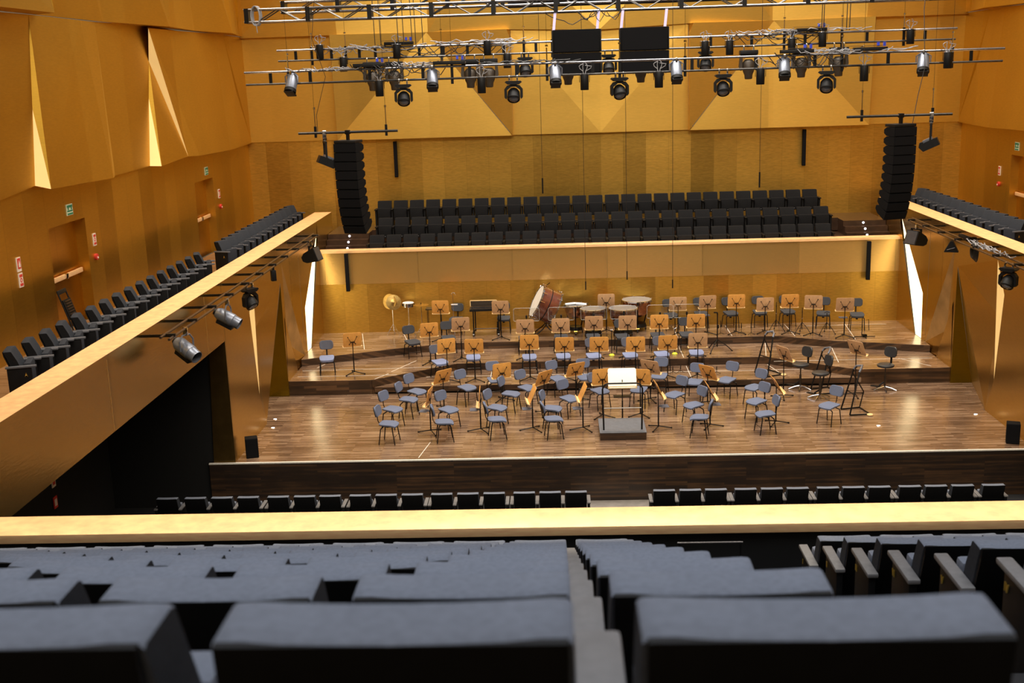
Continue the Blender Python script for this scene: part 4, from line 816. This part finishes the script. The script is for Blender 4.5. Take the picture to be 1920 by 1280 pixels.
for (x, y, z, h, lab) in ((4.98, 9.42, .6, .72, 'folding black tripod stand on the high riser, left of two'), (5.66, 9.0, .6, .62, 'folding black tripod stand on the high riser, right of two')):
    put(tripod(h, .27, 'metal_blk', .011) + [('collar', MB().cyl((0, 0, h * .72), (0, 0, h * .76), .022, n=10).mesh('collar', 'chrome')), ('tip', MB().cyl((0, 0, h), (0, 0, h + .16), .014, r2=.008, n=8).mesh('tip', 'black'))], 'tripod_stand', lab, 'instrument stand', (x, y, z), 0, 'tripod stands')
put(tripod(.62, .26, 'metal_blk', .011) + [('cradle_top', MB().tube([(-.08, 0, .62), (0, 0, .66), (.08, 0, .62)], .01).mesh('cradle_top', 'black'))], 'horn_stand', 'thin black stand between the last two right hand chairs', 'instrument stand', (6.36, 8.92, .6))
put([('base', MB().tube([(-.3, 0, .02), (.3, 0, .02)], .012).tube([(0, -.2, .02), (0, .2, .02)], .012).box((0, 0, .05), (.12, .1, .07)).mesh('base', 'metal_blk')), ('post', MB().tube([(-.08, 0, .05), (-.08, 0, .48), (.1, 0, .52), (.12, 0, .2)], .011).mesh('post', 'metal_blk'))], 'trombone_stand', 'low black instrument stand at the right end of the high riser', 'instrument stand', (7.32, 8.35, .6))
put(tripod(1.08, .42, 'metal_blk', .017) + [('head', MB().tube([(0, 0, 1.06), (-.02, -.02, 1.13), (-.14, -.04, 1.15)], .020).mesh('head', 'black')), ('knob', MB().box((0, -.02, .72), (.05, .05, .10), bev=.01).mesh('knob', 'black'))], 'tripod_stand', 'tall black tripod stand alone on the middle riser, right of centre', 'instrument stand', (3.03, 7.88, .4), R(25))
for (x, lab) in ((-.0, 'black pole with a yellow foot on the middle riser, behind the podium'), (1.79, 'black pole with a yellow foot on the middle riser, right of centre')):
    put([('pole', MB().cyl((0, 0, .04), (0, 0, .74), .011, n=8).mesh('pole', 'metal_blk')), ('fork', MB().tube([(-.09, 0, .86), (-.085, 0, .79), (0, 0, .74), (.085, 0, .79), (.09, 0, .86)], .010).mesh('fork', 'alu')), ('foot_pad', MB().lathe([(0, .06), (.05, .05), (.08, .015), (.08, 0), (0, 0)], 14).mesh('foot_pad', 'yellow')), ('leg', MB().tube([(-.26, .05, .012), (0, 0, .06), (.26, .05, .012)], .008).mesh('leg', 'metal_blk'))], 'fork_stand', lab, 'instrument stand', (x, 7.62, .4), 0, 'fork stands')
# stage edge loudspeakers, floor lights
for (x, y, s, lab) in ((-8.55, .40, 1, 'small black loudspeaker on the left corner of the stage'), (8.55, .42, -1, 'small black loudspeaker on the right corner of the stage')):
    put([('cabinet', MB().box((0, 0, .23), (.28, .26, .46), bev=.012).mesh('cabinet', 'black_matt')), ('grille', MB().box((0, -.134, .23), (.25, .01, .43)).mesh('grille', 'grille'))], 'loudspeaker', lab, 'loudspeaker', (x, y, 0), R(18 * s), 'corner loudspeakers')
for (x, y, lab) in ((-8.72, 3.3, 'round white floor light by the left niche, farther one'), (-8.60, 2.57, 'round white floor light by the left wall, nearer one'), (5.98, 1.81, 'round white floor light near the lone chair on the right'), (8.50, 2.57, 'round white floor light at the foot of the right wall')):
    put([('lens', MB().lathe([(0, .012), (.035, .010), (.045, .004), (.045, 0)], 16).mesh('lens', 'light_disc')), ('rim', MB().lathe([(.045, .0), (.047, .008), (.06, .006), (.065, 0)], 16).mesh('rim', 'chrome'))], 'floor_light', lab, 'floor light', (x, y, 0), 0, 'floor lights')
# slim column loudspeakers
CO = [('cabinet', MB().box((0, 0, 0), (.11, .12, 1.17), bev=.01).mesh('cabinet', 'black_matt')), ('grille', MB().box((0, -.062, 0), (.09, .01, 1.13)).mesh('grille', 'grille')), ('bracket', MB().box((0, .10, .4), (.05, .10, .05)).box((0, .10, -.4), (.05, .10, .05)).mesh('bracket', 'metal_blk'))]
for (x, y, z, th, lab) in ((-6.76, 13.84, 5.68, 0, 'slim black column loudspeaker high on the rear wall, left side'), (6.6, 13.84, 5.68, 0, 'slim black column loudspeaker high on the rear wall, right side'), (-7.96, 10.33, 2.53, 0, 'slim black column loudspeaker on the rear parapet, left side'), (7.88, 10.33, 2.50, 0, 'slim black column loudspeaker on the rear parapet, right side')):
    put(CO, 'column_speaker', lab, 'loudspeaker', (x, y, z), R(th), 'column loudspeakers')

# ------------------------------------------------------------------ rigging
def ladder(name, label, y, x0, x1, zt_, zb_, rungs, hang, m1='alu', m2='steel'):
    T = [('top_pipe', MB().cyl((x0, 0, zt_), (x1, 0, zt_), .026, n=10).mesh('top_pipe', m1)), ('bottom_pipe', MB().cyl((x0 + .02, 0, zb_), (x1 - .03, 0, zb_), .024, n=10).mesh('bottom_pipe', m2))]
    for x in rungs: T.append(('rung', MB().box((x, 0, (zt_ + zb_) / 2), (.07, .03, zt_ - zb_)).mesh('rung', 'metal_blk')))
    for x in hang: T.append(('hanger', MB().box((x, .04, (zt_ + zb_) / 2 - .03), (.06, .04, zt_ - zb_ + .18)).mesh('hanger', 'metal_blk'), [('turnbuckle', MB().cyl((x, .04, zt_ + .04), (x, .04, zt_ + .34), .014, n=8).cyl((x, .04, zt_ + .36), (x, .04, zt_ + .40), .03, n=8).mesh('turnbuckle', 'chrome')), ('wire', MB().cyl((x, .04, zt_ + .36), (x, .04, 13.5), .0035, n=5).mesh('wire', 'steel'))]))
    return put(T, name, label, 'lighting bar', (0, y, 0))
ladder('lighting_ladder', 'front ladder shaped lighting bar of two tubes hung across the stage', 2, -8.44, 8.42, 8.54, 8.275, [-7.85, -6.95, -5.6, -4.4, -3.35, -2.3, -.6, 1.6, 3.0, 4.3, 5.9, 7.7], [-7.45, -3.75, -1.62, .0, 1.45, 4.9, 7.3])
ladder('lighting_ladder', 'rear ladder shaped lighting bar of two tubes hung across the stage', 5, -8.37, 8.37, 9.07, 8.815, [-7.9, -7.0, -6.3, -5.9, -4.8, -4.2, -3.6, -2.7, -1.9, 2.4, 2.9, 3.4, 4.4, 4.7, 6.2, 7.6], [-7.5, -6.65, -4.25, -2.2, -1.5, 4.2, 5.6, 7.1])
def box_truss(label, y, z0, x0, x1, h=.28, d=.28):
    T = []
    for (yy, zz, mt) in ((-d / 2, 0, 'alu'), (d / 2, 0, 'steel'), (-d / 2, h, 'alu'), (d / 2, h, 'steel')): T.append(('chord', MB().cyl((x0, yy, zz), (x1, yy, zz), .026, n=10).mesh('chord', mt)))
    br = MB(); x = x0 + .3; k = 0
    while x < x1 - .4:
        a, b = ((0, h) if k % 2 == 0 else (h, 0))
        br.tube([(x, -d / 2, a), (x + .5, -d / 2, b)], .014, 5).tube([(x, d / 2, a), (x + .5, d / 2, b)], .014, 5).tube([(x, -d / 2, a), (x + .5, d / 2, a)], .010, 5)
        x += .5; k += 1
    T.append(('bracing', br.mesh('bracing', 'steel')))
    x = x0 + .06
    while x < x1:
        T.append(('end_plate', MB().box((x, 0, h / 2), (.10, d + .06, h + .05)).mesh('end_plate', 'metal_blk'))); x += (x1 - x0 - .12) / 12
    return put(T, 'box_truss', label, 'truss', (0, y, z0))
box_truss('long aluminium box truss with the four subwoofers hanging under it', 3.2, 9.685, -8.62, 8.7)
box_truss('upper aluminium box truss behind the one holding the subwoofers', 5.6, 10.0, -8.3, 8.4, .26, .26)
T = []
mbw = MB()
for k in range(5):
    pts = []
    for j in range(19):
        a = 2 * PI * j / 18; pts.append((.10 * math.cos(a) + .01 * k, .02 + .02 * k, .10 + .22 * math.sin(a)))
    mbw.tube(pts, .012, 5)
mbw.tube([(.02, 0, -.12), (.03, 0, -.28)], .01)
one('cable_coil', mbw, 'cable_w', 'coil of grey cable hung on the left end of the big truss', 'cable', (-8.35, 3.0, 9.72))
# dark panel behind the truss
one('black_baffle', MB().box((0, 0, 0), (5.9, .06, .42), bev=.01), 'black_matt', 'long black panel mounted behind the upper truss over the centre', 'panel', (.35, 5.95, 10.16))
# subwoofers
for i, x in enumerate((-.93, .62)):
    for j, z in enumerate((9.02, 8.50)):
        T = [('cabinet', MB().box((0, 0, 0), (1.10, .70, .51), bev=.012).mesh('cabinet', 'black_matt')), ('grille', MB().box((0, -.356, 0), (1.02, .012, .47)).mesh('grille', 'grille')), ('side_rail', MB().box((-.555, -.2, 0), (.03, .06, .5)).mesh('side_rail', 'steel')), ('side_rail', MB().box((.555, -.2, 0), (.03, .06, .5)).mesh('side_rail', 'steel'))]
        put(T, 'subwoofer', 'black flown subwoofer, %s one of the %s pair under the truss' % (('upper', 'lower')[j], ('left', 'right')[i]), 'subwoofer', (x, 3.2, z), 0, 'flown subwoofers')
    for sx, w_ in ((-.5, 'left'), (.5, 'right')):
        one('hanging_strap', MB().box((0, 0, 0), (.06, .02, .42), rot=(0, R(6), 0)), 'strap', 'violet white strap holding the %s subwoofer pair at its %s edge' % (('left', 'right')[i], w_), 'strap', (x + sx, 3.2 - .15, 9.48), group='subwoofer straps')
# lamps
tau = lambda m, mtx: (bmesh.ops.transform(m.bm, matrix=mtx, verts=m.bm.verts), m)[1]
def kit_profile(tilt=58):
    tm = Matrix.Translation((0, 0, -.24)) @ Matrix.Rotation(R(tilt), 4, 'X')     # body axis: local -y forward tipped down
    body = tau(MB().lathe([(0, .24), (.10, .24), (.125, .19), (.125, -.20), (.118, -.21), (0, -.21)], 20, Matrix.Rotation(R(90), 4, 'X')), tm)   # z->-y
    b2 = MB().lathe([(0, -.22), (.09, -.22), (.128, -.16), (.128, .16), (.11, .18), (.105, .19), (0, .185)], 20, tm @ Matrix.Rotation(R(90), 4, 'X'))
    rim = MB().lathe([(.105, .17), (.135, .17), (.135, .24), (.11, .24)], 20, tm @ Matrix.Rotation(R(90), 4, 'X'))
    fr = tau(MB().box((0, -.26, -.02), (.22, .03, .22), bev=.006), tm)
    ln = MB().lathe([(0, .235), (.10, .225)], 20, tm @ Matrix.Rotation(R(90), 4, 'X'))
    yk = MB().tube([(-.15, 0, -.24), (-.155, 0, -.10), (-.09, 0, -.05), (.09, 0, -.05), (.155, 0, -.10), (.15, 0, -.24)], .014)
    return [('housing', b2.mesh('housing', 'spot_grey')), ('front_ring', rim.mesh('front_ring', 'black'), [('lens', ln.mesh('lens', 'lens'))]), ('gel_frame', fr.mesh('gel_frame', 'black')), ('yoke', yk.mesh('yoke', 'spot_grey')), ('clamp', MB().box((0, 0, -.01), (.05, .08, .10), bev=.01).mesh('clamp', 'chrome'))]
def kit_mover():
    base = MB().prism([(-.16, -.10), (.16, -.10), (.19, -.13), (.12, -.18), (-.12, -.18), (-.19, -.13)], -.10, .10, 'xz').mesh('base', 'black')
    yk = MB()
    for s in (-1, 1): yk.prism([(s * .06, -.18), (s * .14, -.20), (s * .205, -.28), (s * .205, -.46), (s * .17, -.50), (s * .150, -.46), (s * .150, -.30), (s * .06, -.235)], -.05, .05, 'xz')
    yk.box((0, 0, -.205), (.14, .10, .05))
    tm = Matrix.Translation((0, 0, -.42)) @ Matrix.Rotation(R(52), 4, 'X') @ Matrix.Rotation(R(90), 4, 'X')
    hd = MB().lathe([(0, -.16), (.09, -.15), (.135, -.08), (.145, .04), (.145, .10), (.13, .12), (.12, .12)], 20, tm).mesh('head', 'black')
    ln = MB().lathe([(0, .135), (.08, .125), (.12, .10)], 20, tm).mesh('lens', 'lens')
    cl = [('clamp', MB().box((s * .09, 0, -.04), (.035, .06, .12), bev=.008).mesh('clamp', 'chrome')) for s in (-1, 1)]
    return [('base', base), ('yoke', yk.mesh('yoke', 'black')), ('head', hd, [('lens', ln)])] + cl
def kit_can():
    tails = MB()
    for k, (sx, sw, top) in enumerate(((-1, .10, .18), (1, .06, .20), (-1, .03, .17), (1, .14, .15))):
        tails.tube([(.02 * sx, .01 * k, -.015), (.03 * sx, .01 * k, .04), (sw * sx, .02, .10), (sw * 1.15 * sx, .02, .15), (sw * .8 * sx, .02, top), (.02 * sx, .02, top + .02)], .008, 5)
    return [('housing', MB().lathe([(0, -.02), (.085, -.02), (.095, -.05), (.092, -.36), (.085, -.37), (.08, -.34), (0, -.33)], 18).mesh('housing', 'black')), ('cap', MB().lathe([(0, -.005), (.07, -.01), (.075, -.022)], 18).mesh('cap', 'alu')), ('yoke', MB().tube([(-.11, .0, -.2), (-.115, .0, -.02), (.115, 0, -.02), (.11, 0, -.2)], .008).mesh('yoke', 'steel')), ('cable_tails', tails.mesh('cable_tails', 'cable_w'))]
def kit_acorn():
    base = MB().box((0, 0, -.16), (.44, .26, .11), bev=.02).mesh('base', 'black')
    yk = MB()
    for s in (-1, 1): yk.prism([(s * .12, -.21), (s * .21, -.21), (s * .235, -.5), (s * .18, -.6), (s * .155, -.5), (s * .15, -.3)], -.06, .06, 'xz')
    tm = Matrix.Translation((0, 0, -.50)) @ Matrix.Rotation(R(-6), 4, 'X')
    hd = MB().lathe([(0, .17), (.09, .17), (.15, .10), (.15, -.05), (.135, -.12), (.10, -.20), (.095, -.28), (.085, -.30), (0, -.30)], 20, tm)
    yk.box((0, 0, -.225), (.40, .12, .03))
    cl = [('clamp', MB().box((s * .12, 0, -.06), (.035, .06, .14), bev=.008).mesh('clamp', 'chrome')) for s in (-1, 1)]
    return [('base', base), ('yoke', yk.mesh('yoke', 'lamp_brown')), ('head', hd.mesh('head', 'lamp_brown', 50))] + cl
KP, KM, KC, KA = kit_profile(), kit_mover(), kit_can(), kit_acorn()
for i, x in enumerate((-7.37, -4.19, -1.44, 1.25, 3.63, 6.66)):
    put(KP, 'profile_spotlight', 'blue grey cylindrical spotlight on the front lighting bar, %s from the left' % ORD[i], 'spotlight', (x, 1.97, 8.53), R((-14, 4, 5, 2, -6, -16)[i]), 'front bar spotlights')
for i, x in enumerate((-4.86, -2.38, -.01, 2.29, 4.57)):
    put(KM, 'moving_head', 'black moving head lamp under the front lighting bar, %s from the left' % ORD[i], 'moving light', (x, 2, 8.28), R((4, -2, 12, 0, -14)[i]), 'front bar moving lamps')
for i, x in enumerate((-5.39, -3.09, -.79, .86, 3.1, 5.37, 7.18)):
    put(KC, 'can_light', 'black can lamp with pale cable tails on the front bar, %s from the left' % ORD[i], 'can light', (x, 1.93, 8.30 if i < 6 else 8.52), 0, 'front bar can lamps')
for i, x in enumerate((-6.0, -5.45, -3.55, -3.08, -1.12, .68, 1.12, 3.33, 4.62, 5.53)):
    put(KA, 'acorn_lamp', 'brown black acorn shaped lamp under the rear bar, %s from the left' % ORD[i], 'moving light', (x, 5, 8.82), 0, 'rear bar acorn lamps')
for i, x in enumerate((-2.18, -.11, 2.28)):
    put(KM, 'moving_head', 'black moving head lamp under the rear bar, %s from the left' % ORD[i], 'moving light', (x, 5, 8.82), R((10, 0, -12)[i]), 'rear bar moving lamps')
for i, (x, z) in enumerate(((-7.27, 9.2), (-6.7, 8.88), (-5.35, 9.15), (-3.1, 9.16), (-2.62, 8.84), (2.25, 8.98), (2.85, 8.98), (4.36, 8.98), (5.1, 9.1), (7.22, 9.1))):
    put(KC, 'can_light', 'black can lamp with pale cable tails on the rear bar, %s from the left' % ORD[i], 'can light', (x, 4.9, z), 0, 'rear bar can lamps')
# dimmer boxes on the ladders
DB = [('case', MB().box((0, 0, .05), (.72, .20, .08), bev=.01).mesh('case', 'black')), ('plug', MB().box((.3, -.03, .15), (.05, .05, .09)).box((.18, .03, .15), (.05, .05, .09)).mesh('plug', 'blue_plug')), ('top_plate', MB().box((-.1, 0, .118), (.7, .18, .008)).mesh('top_plate', 'alu'))]
for (x, y, z, lab) in ((-5.6, 2.0, 8.57, 'black connector box with blue plugs on the front bar, left half'), (-3.8, 2.0, 8.57, 'black connector box on the front bar, second from left'), (3.9, 2.0, 8.57, 'black connector box on the front bar, right half'), (5.5, 2.0, 8.57, 'black connector box with blue plugs on the front bar, far right'), (-5.3, 5.0, 9.10, 'black connector box with blue plugs on the rear bar, left half'), (4.85, 5.0, 9.10, 'pale topped connector box on the rear bar, right half')):
    put(DB, 'connector_box', lab, 'connector box', (x, y, z), 0, 'connector boxes on the lighting bars')
def drape(x0, x1, y, z, n, amp, seed, r=.010, hi=.06):
    rn = random.Random(seed); mb = MB()
    for k in range(n):
        a = x0 + (x1 - x0) * rn.random() * .5; b = a + (x1 - x0) * (.35 + .3 * rn.random()); m = 14; ph = rn.random() * 6; am = amp * (.4 + rn.random()); yo = (rn.random() - .5) * .16; w_ = 1 + int(rn.random() * 3)
        mb.tube([(a + (b - a) * j / m, y + yo + .03 * math.sin(ph + j), z + hi * rn.random() - am * abs(math.sin(PI * w_ * j / m)) + .015 * math.sin(ph + 2 * j)) for j in range(m + 1)], r, 5)
    return mb
for i, (x0, x1, y, z, n, a, m, lab) in enumerate(((-7.6, -5.6, 1.98, 8.57, 5, .06, 'cable_w', 'pale cables draped along the left end of the front lighting bar'), (-6.2, -3.9, 1.98, 8.60, 7, .22, 'cable_b', 'black cable loops hanging from the left half of the front bar'), (-5.2, -3.6, 1.98, 8.62, 7, .07, 'cable_w', 'pale cable bundle at the left connector boxes of the front bar'),
        (-3.6, -.8, 1.98, 8.58, 4, .04, 'cable_b', 'black cables lying along the middle of the front bar'), (3.2, 6.2, 1.98, 8.62, 10, .08, 'cable_w', 'pale cable bundle along the right half of the front bar'), (2.6, 5.2, 1.98, 8.56, 4, .22, 'cable_b', 'black cable loops under the right half of the front bar'),
        (-7.6, -4.6, 5, 9.12, 6, .16, 'cable_w', 'pale cables draped over the left half of the rear bar'), (-5.9, -2.2, 5, 9.10, 8, .26, 'cable_b', 'black cable loops hanging from the left half of the rear bar'), (-4.6, -1.4, 5, 9.14, 6, .06, 'cable_w', 'pale cables lying along the middle of the rear bar'), (2.6, 6.0, 5, 9.14, 9, .08, 'cable_w', 'pale cable bundle along the right half of the rear bar'), (2.2, 5.4, 5, 9.06, 6, .24, 'cable_b', 'black cable loops hanging from the right half of the rear bar'),
        (-2.0, .6, 3.05, 9.68, 3, .22, 'cable_b', 'black cables sagging under the big truss above the subwoofers'))):
    one('cable_bundle', drape(x0, x1, y, z, n, a, 100 + i), m, lab, 'cable')
mb = MB()
for (x, y) in ((-5.85, 4.7), (-5.72, 4.8), (-5.3, 4.9), (-5.15, 4.8), (-4.98, 5.1), (-4.9, 5.2), (-4.7, 5.0)): mb.tube([(x, y, 9.12), (x - .02, y, 10.5), (x + .12 * math.sin(y * 9), y, 13.5)], .010, 5)
one('feed_cables', mb, 'cable_b', 'bundle of black feed cables rising from the left half of the rear bar', 'cable')['kind'] = 'stuff'
mb = MB()
for (x, y) in ((5.05, 4.8), (5.12, 4.9), (5.72, 5.1), (5.82, 5.2)): mb.tube([(x, y, 9.12), (x + .02, y, 10.5), (x + .08, y, 13.5)], .011, 5)
one('feed_cables', mb, 'cable_b', 'bundle of black feed cables rising from the right half of the rear bar', 'cable')['kind'] = 'stuff'
one('feed_cable', MB().tube([(6.5, 2, 13), (6.62, 1.8, 10.2), (6.45, 1.4, 9.4), (6.40, 1.0, 8.2), (6.25, .9, 7.6), (6.1, .7, 7.0), (6.05, .62, 6.75)], .008, 5), 'cable_b', 'single black cable dropping to the right flown loudspeakers', 'cable')
one('feed_cable', MB().tube([(-6.75, .8, 13), (-6.5, .8, 10.0), (-6.6, .75, 9.2), (-6.35, .7, 8.4), (-6.6, .7, 7.6), (-6.60, .7, 7.25)], .006, 5), 'cable_b', 'single black cable dropping to the left loudspeaker bar', 'cable')
# line arrays on their bars
for s, side in ((-1, 'left'), (1, 'right')):
    x0, x1 = ((-7.02, -4.86), (4.72, 6.93))[s > 0]; z = 7.22
    hx = ((-6.65, -5.11), (5.04, 6.52))[s > 0]
    T = [('pipe', MB().cyl((x0, 0, 0), (x1, 0, 0), .028, n=10).mesh('pipe', 'steel'))]
    for h in hx: T.append(('hanger', MB().box((h, .02, .02), (.05, .05, .24)).mesh('hanger', 'metal_blk'), [('turnbuckle', MB().cyl((h, .02, .12), (h, .02, .50), .012, n=8).cyl((h, .02, .5), (h, .02, .55), .026, n=8).mesh('turnbuckle', 'chrome')), ('wire', MB().cyl((h, .02, .5), (h, .02, 6.2), .0035, n=5).mesh('wire', 'steel'))]))
    put(T, 'hanging_bar', 'short steel bar hung over the stage edge for the %s line array' % side, 'lighting bar', (0, .7, z))
    cx = (-5.95, 5.86)[s > 0]
    e = put([('flying_frame', MB().box((0, 0, -.20), (.50, .40, .06), bev=.01).mesh('flying_frame', 'black')), ('shackle', MB().box((0, 0, -.08), (.05, .08, .20)).box((0, 0, 0), (.10, .09, .09), bev=.01).mesh('shackle', 'metal_blk'))],
            'line_array', 'curved black line array of ten loudspeakers hanging on the %s of the stage' % side, 'line array', (cx, .7, z), R(15 * s))
    cab = MB().prism([(-.21, -.0935), (.10, -.0935), (.21, -.04), (.21, .04), (.10, .0935), (-.21, .0935)], -.26, .26, 'yz').mesh('cabinet', 'black_matt')
    gr = MB().box((0, -.215, 0), (.50, .012, .17)).mesh('grille', 'grille')
    yy, zz, ang = 0, -.235, 0
    for k in range(10):
        ang += (0, 0, 1, 1, 2, 3, 3, 4, 5, 6)[k] * 1.0
        a = R(ang); q = Vector((0, yy + .0935 * math.sin(a), zz - .0935 * math.cos(a)))
        o = link('cabinet', cab, e, q, (a, 0, 0)); link('grille', gr, o)
        yy += .194 * math.sin(a); zz -= .194 * math.cos(a)
    # yoke flood next to it
    fx = (-6.46, 6.50)[s > 0]
    FL = [('yoke', MB().box((-.13, 0, -.41), (.045, .04, .46)).box((.13, 0, -.41), (.045, .04, .46)).box((0, 0, -.20), (.30, .05, .04)).mesh('yoke', 'black')), ('clamp', MB().box((0, 0, -.06), (.06, .09, .22), bev=.012).mesh('clamp', 'chrome')),
          ('housing', tau(MB().prism([(-.17, -.10), (.19, -.10), (.24, .02), (.19, .10), (-.17, .06)], -.15, .15, 'yz'), Matrix.Translation((0, 0, -.60)) @ Matrix.Rotation(R(-25), 4, 'X')).mesh('housing', 'black')),
          ('heat_sink', tau(MB().box((0, .02, .09), (.30, .2, .05)), Matrix.Translation((0, 0, -.60)) @ Matrix.Rotation(R(-25), 4, 'X')).mesh('heat_sink', 'spot_grey'))]
    put(FL, 'flood_light', 'black yoke mounted flood lamp beside the %s line array' % side, 'flood light', (fx, .7, z), R(70 * s))
# hanging microphones
for i, (x, zz) in enumerate(((-1.85, 5.10), (-.77, 2.82), (.30, 3.06), (1.47, 2.81), (4.05, 5.10))):
    big = i in (0, 4)
    put([('cable', MB().cyl((0, 0, .1), (0, 0, 13.5 - zz), .006, n=5).mesh('cable', 'cable_b')), ('capsule', MB().cyl((0, 0, 0), (0, 0, .42 if big else .22), .022 if big else .016, n=10).mesh('capsule', 'black'))], 'hanging_microphone', 'thin hanging microphone on a long black cable, %s from the left' % ORD[i], 'microphone', (x, 7.3 if big else 5, zz), 0, 'hanging microphones')
# rails on the balcony fronts
for s, side in ((-1, 'left'), (1, 'right')):
    y0, y1 = (-5.1, 8.0)
    T = [('tube', MB().cyl((s * 8.42, y0, 4.06), (s * 8.42, y1, 4.06), .024, n=10).mesh('tube', 'bronze')), ('tube', MB().cyl((s * 8.27, y0, 4.02), (s * 8.27, y1, 4.02), .024, n=10).mesh('tube', 'bronze'))]
    y = y0 + .25
    for k in range(11):
        T.append(('bracket', MB().box((s * 8.55, y, 4.04), (.58, .035, .05)).box((s * 8.35, y, 4.05), (.24, .06, .06), bev=.01).mesh('bracket', 'steel'))); y += 1.26
    put(T, 'lamp_rail', 'pair of brown tubes on brackets along the %s balcony front' % side, 'lighting rail')
fres = kit_profile(40)
fres[0] = ('housing', fres[0][1])
def kit_fresnel():
    tm = Matrix.Translation((0, 0, -.40)) @ Matrix.Rotation(R(28), 4, 'X') @ Matrix.Rotation(R(90), 4, 'X')
    return [('housing', MB().lathe([(0, -.28), (.10, -.28), (.135, -.20), (.14, .10), (.125, .12), (.12, .26), (.11, .26), (.108, .16)], 20, tm).mesh('housing', 'spot_grey')), ('lens', MB().lathe([(0, .15), (.11, .14)], 20, tm).mesh('lens', 'lens')),
            ('belly_box', tau(MB().box((0, -.13, -.02), (.16, .12, .36), bev=.015), tm).mesh('belly_box', 'black')), ('back_vent', MB().lathe([(0, -.33), (.07, -.33), (.08, -.27)], 16, tm).mesh('back_vent', 'black')),
            ('yoke', MB().tube([(-.16, 0, -.40), (-.165, 0, -.22), (-.09, 0, -.12), (.09, 0, -.12), (.165, 0, -.22), (.16, 0, -.40)], .017).mesh('yoke', 'spot_grey')), ('clamp', MB().box((0, 0, -.05), (.06, .08, .16), bev=.012).mesh('clamp', 'chrome'))]
def kit_flood():
    tm = Matrix.Translation((0, 0, -.42)) @ Matrix.Rotation(R(-20), 4, 'X')
    return [('housing', tau(MB().prism([(-.20, -.20), (-.20, .20), (.12, .14), (.22, .06), (.22, -.06), (.12, -.14)], -.21, .21, 'yz'), tm).mesh('housing', 'black')), ('lens', tau(MB().box((0, -.203, 0), (.36, .01, .36)), tm).mesh('lens', 'lens')),
            ('yoke', MB().box((-.16, 0, -.26), (.035, .05, .26)).box((.16, 0, -.26), (.035, .05, .26)).box((0, 0, -.14), (.35, .05, .035)).mesh('yoke', 'black')), ('clamp', MB().box((0, 0, -.06), (.06, .08, .16), bev=.012).mesh('clamp', 'chrome'))]
KF, KFL = kit_fresnel(), kit_flood()
put(KF, 'fresnel_lamp', 'grey theatre lamp on the left balcony rail, nearest the camera', 'spotlight', (-8.27, -4.2, 4.02), R(62))
put(KF, 'fresnel_lamp', 'grey theatre lamp on the left balcony rail, second from the camera', 'spotlight', (-8.27, -1.45, 4.02), R(85))
put(KM, 'moving_head', 'small black moving lamp hanging from the left balcony rail', 'moving light', (-8.27, .30, 4.02), R(60))
put([('housing', MB().box((0, 0, -.20), (.12, .12, .26), bev=.015).mesh('housing', 'black')), ('clamp', MB().box((0, 0, -.04), (.05, .07, .10)).mesh('clamp', 'steel'))], 'small_lamp', 'tiny black box lamp hanging under the left balcony rail', 'spotlight', (-8.27, 2.5, 4.02), R(30))
put(KFL, 'flood_light', 'black wedge shaped flood lamp at the far end of the left balcony rail', 'flood light', (-8.27, 6.9, 4.02), R(80))
put(KFL, 'flood_light', 'black wedge shaped flood lamp at the far end of the right balcony rail', 'flood light', (8.27, 7.1, 4.02), R(-60))
put([('housing', MB().prism([(-.17, -.32), (.17, -.32), (.03, -.05), (-.03, -.05)], -.12, .12, 'xz').mesh('housing', 'black')), ('handle', MB().tube([(-.10, -.125, -.26), (.08, -.125, -.2)], .008).mesh('handle', 'alu'))], 'wedge_speaker', 'small black triangular speaker hanging under the right balcony rail', 'loudspeaker', (8.27, 4.25, 4.02), R(-20))
put(KM, 'moving_head', 'black moving lamp with a glinting lens on the right balcony rail', 'moving light', (8.27, .55, 4.02), R(-50))
put(DB[:1] + DB[2:], 'connector_box', 'pale topped connector box on the right balcony rail', 'connector box', (8.42, 3.6, 4.10), R(90))
mb = drape(0, 3.0, 0, 0, 9, .07, 77, .011); bmesh.ops.transform(mb.bm, matrix=Matrix.Translation((8.38, .6, 4.11)) @ Matrix.Rotation(R(90), 4, 'Z'), verts=mb.bm.verts)
one('cable_bundle', mb, 'cable_w', 'pale cables wound along the right balcony rail', 'cable')
mb = MB()
for k in range(6): mb.tube([(8.30 + .02 * k, 2.9 + .13 * math.cos(a_), 3.92 + (.16 + .02 * k) * math.sin(a_)) for a_ in [2 * PI * j / 14 for j in range(15)]], .011, 5)
one('cable_coil', mb, 'cable_b', 'coil of black cable hanging from the right balcony rail', 'cable')
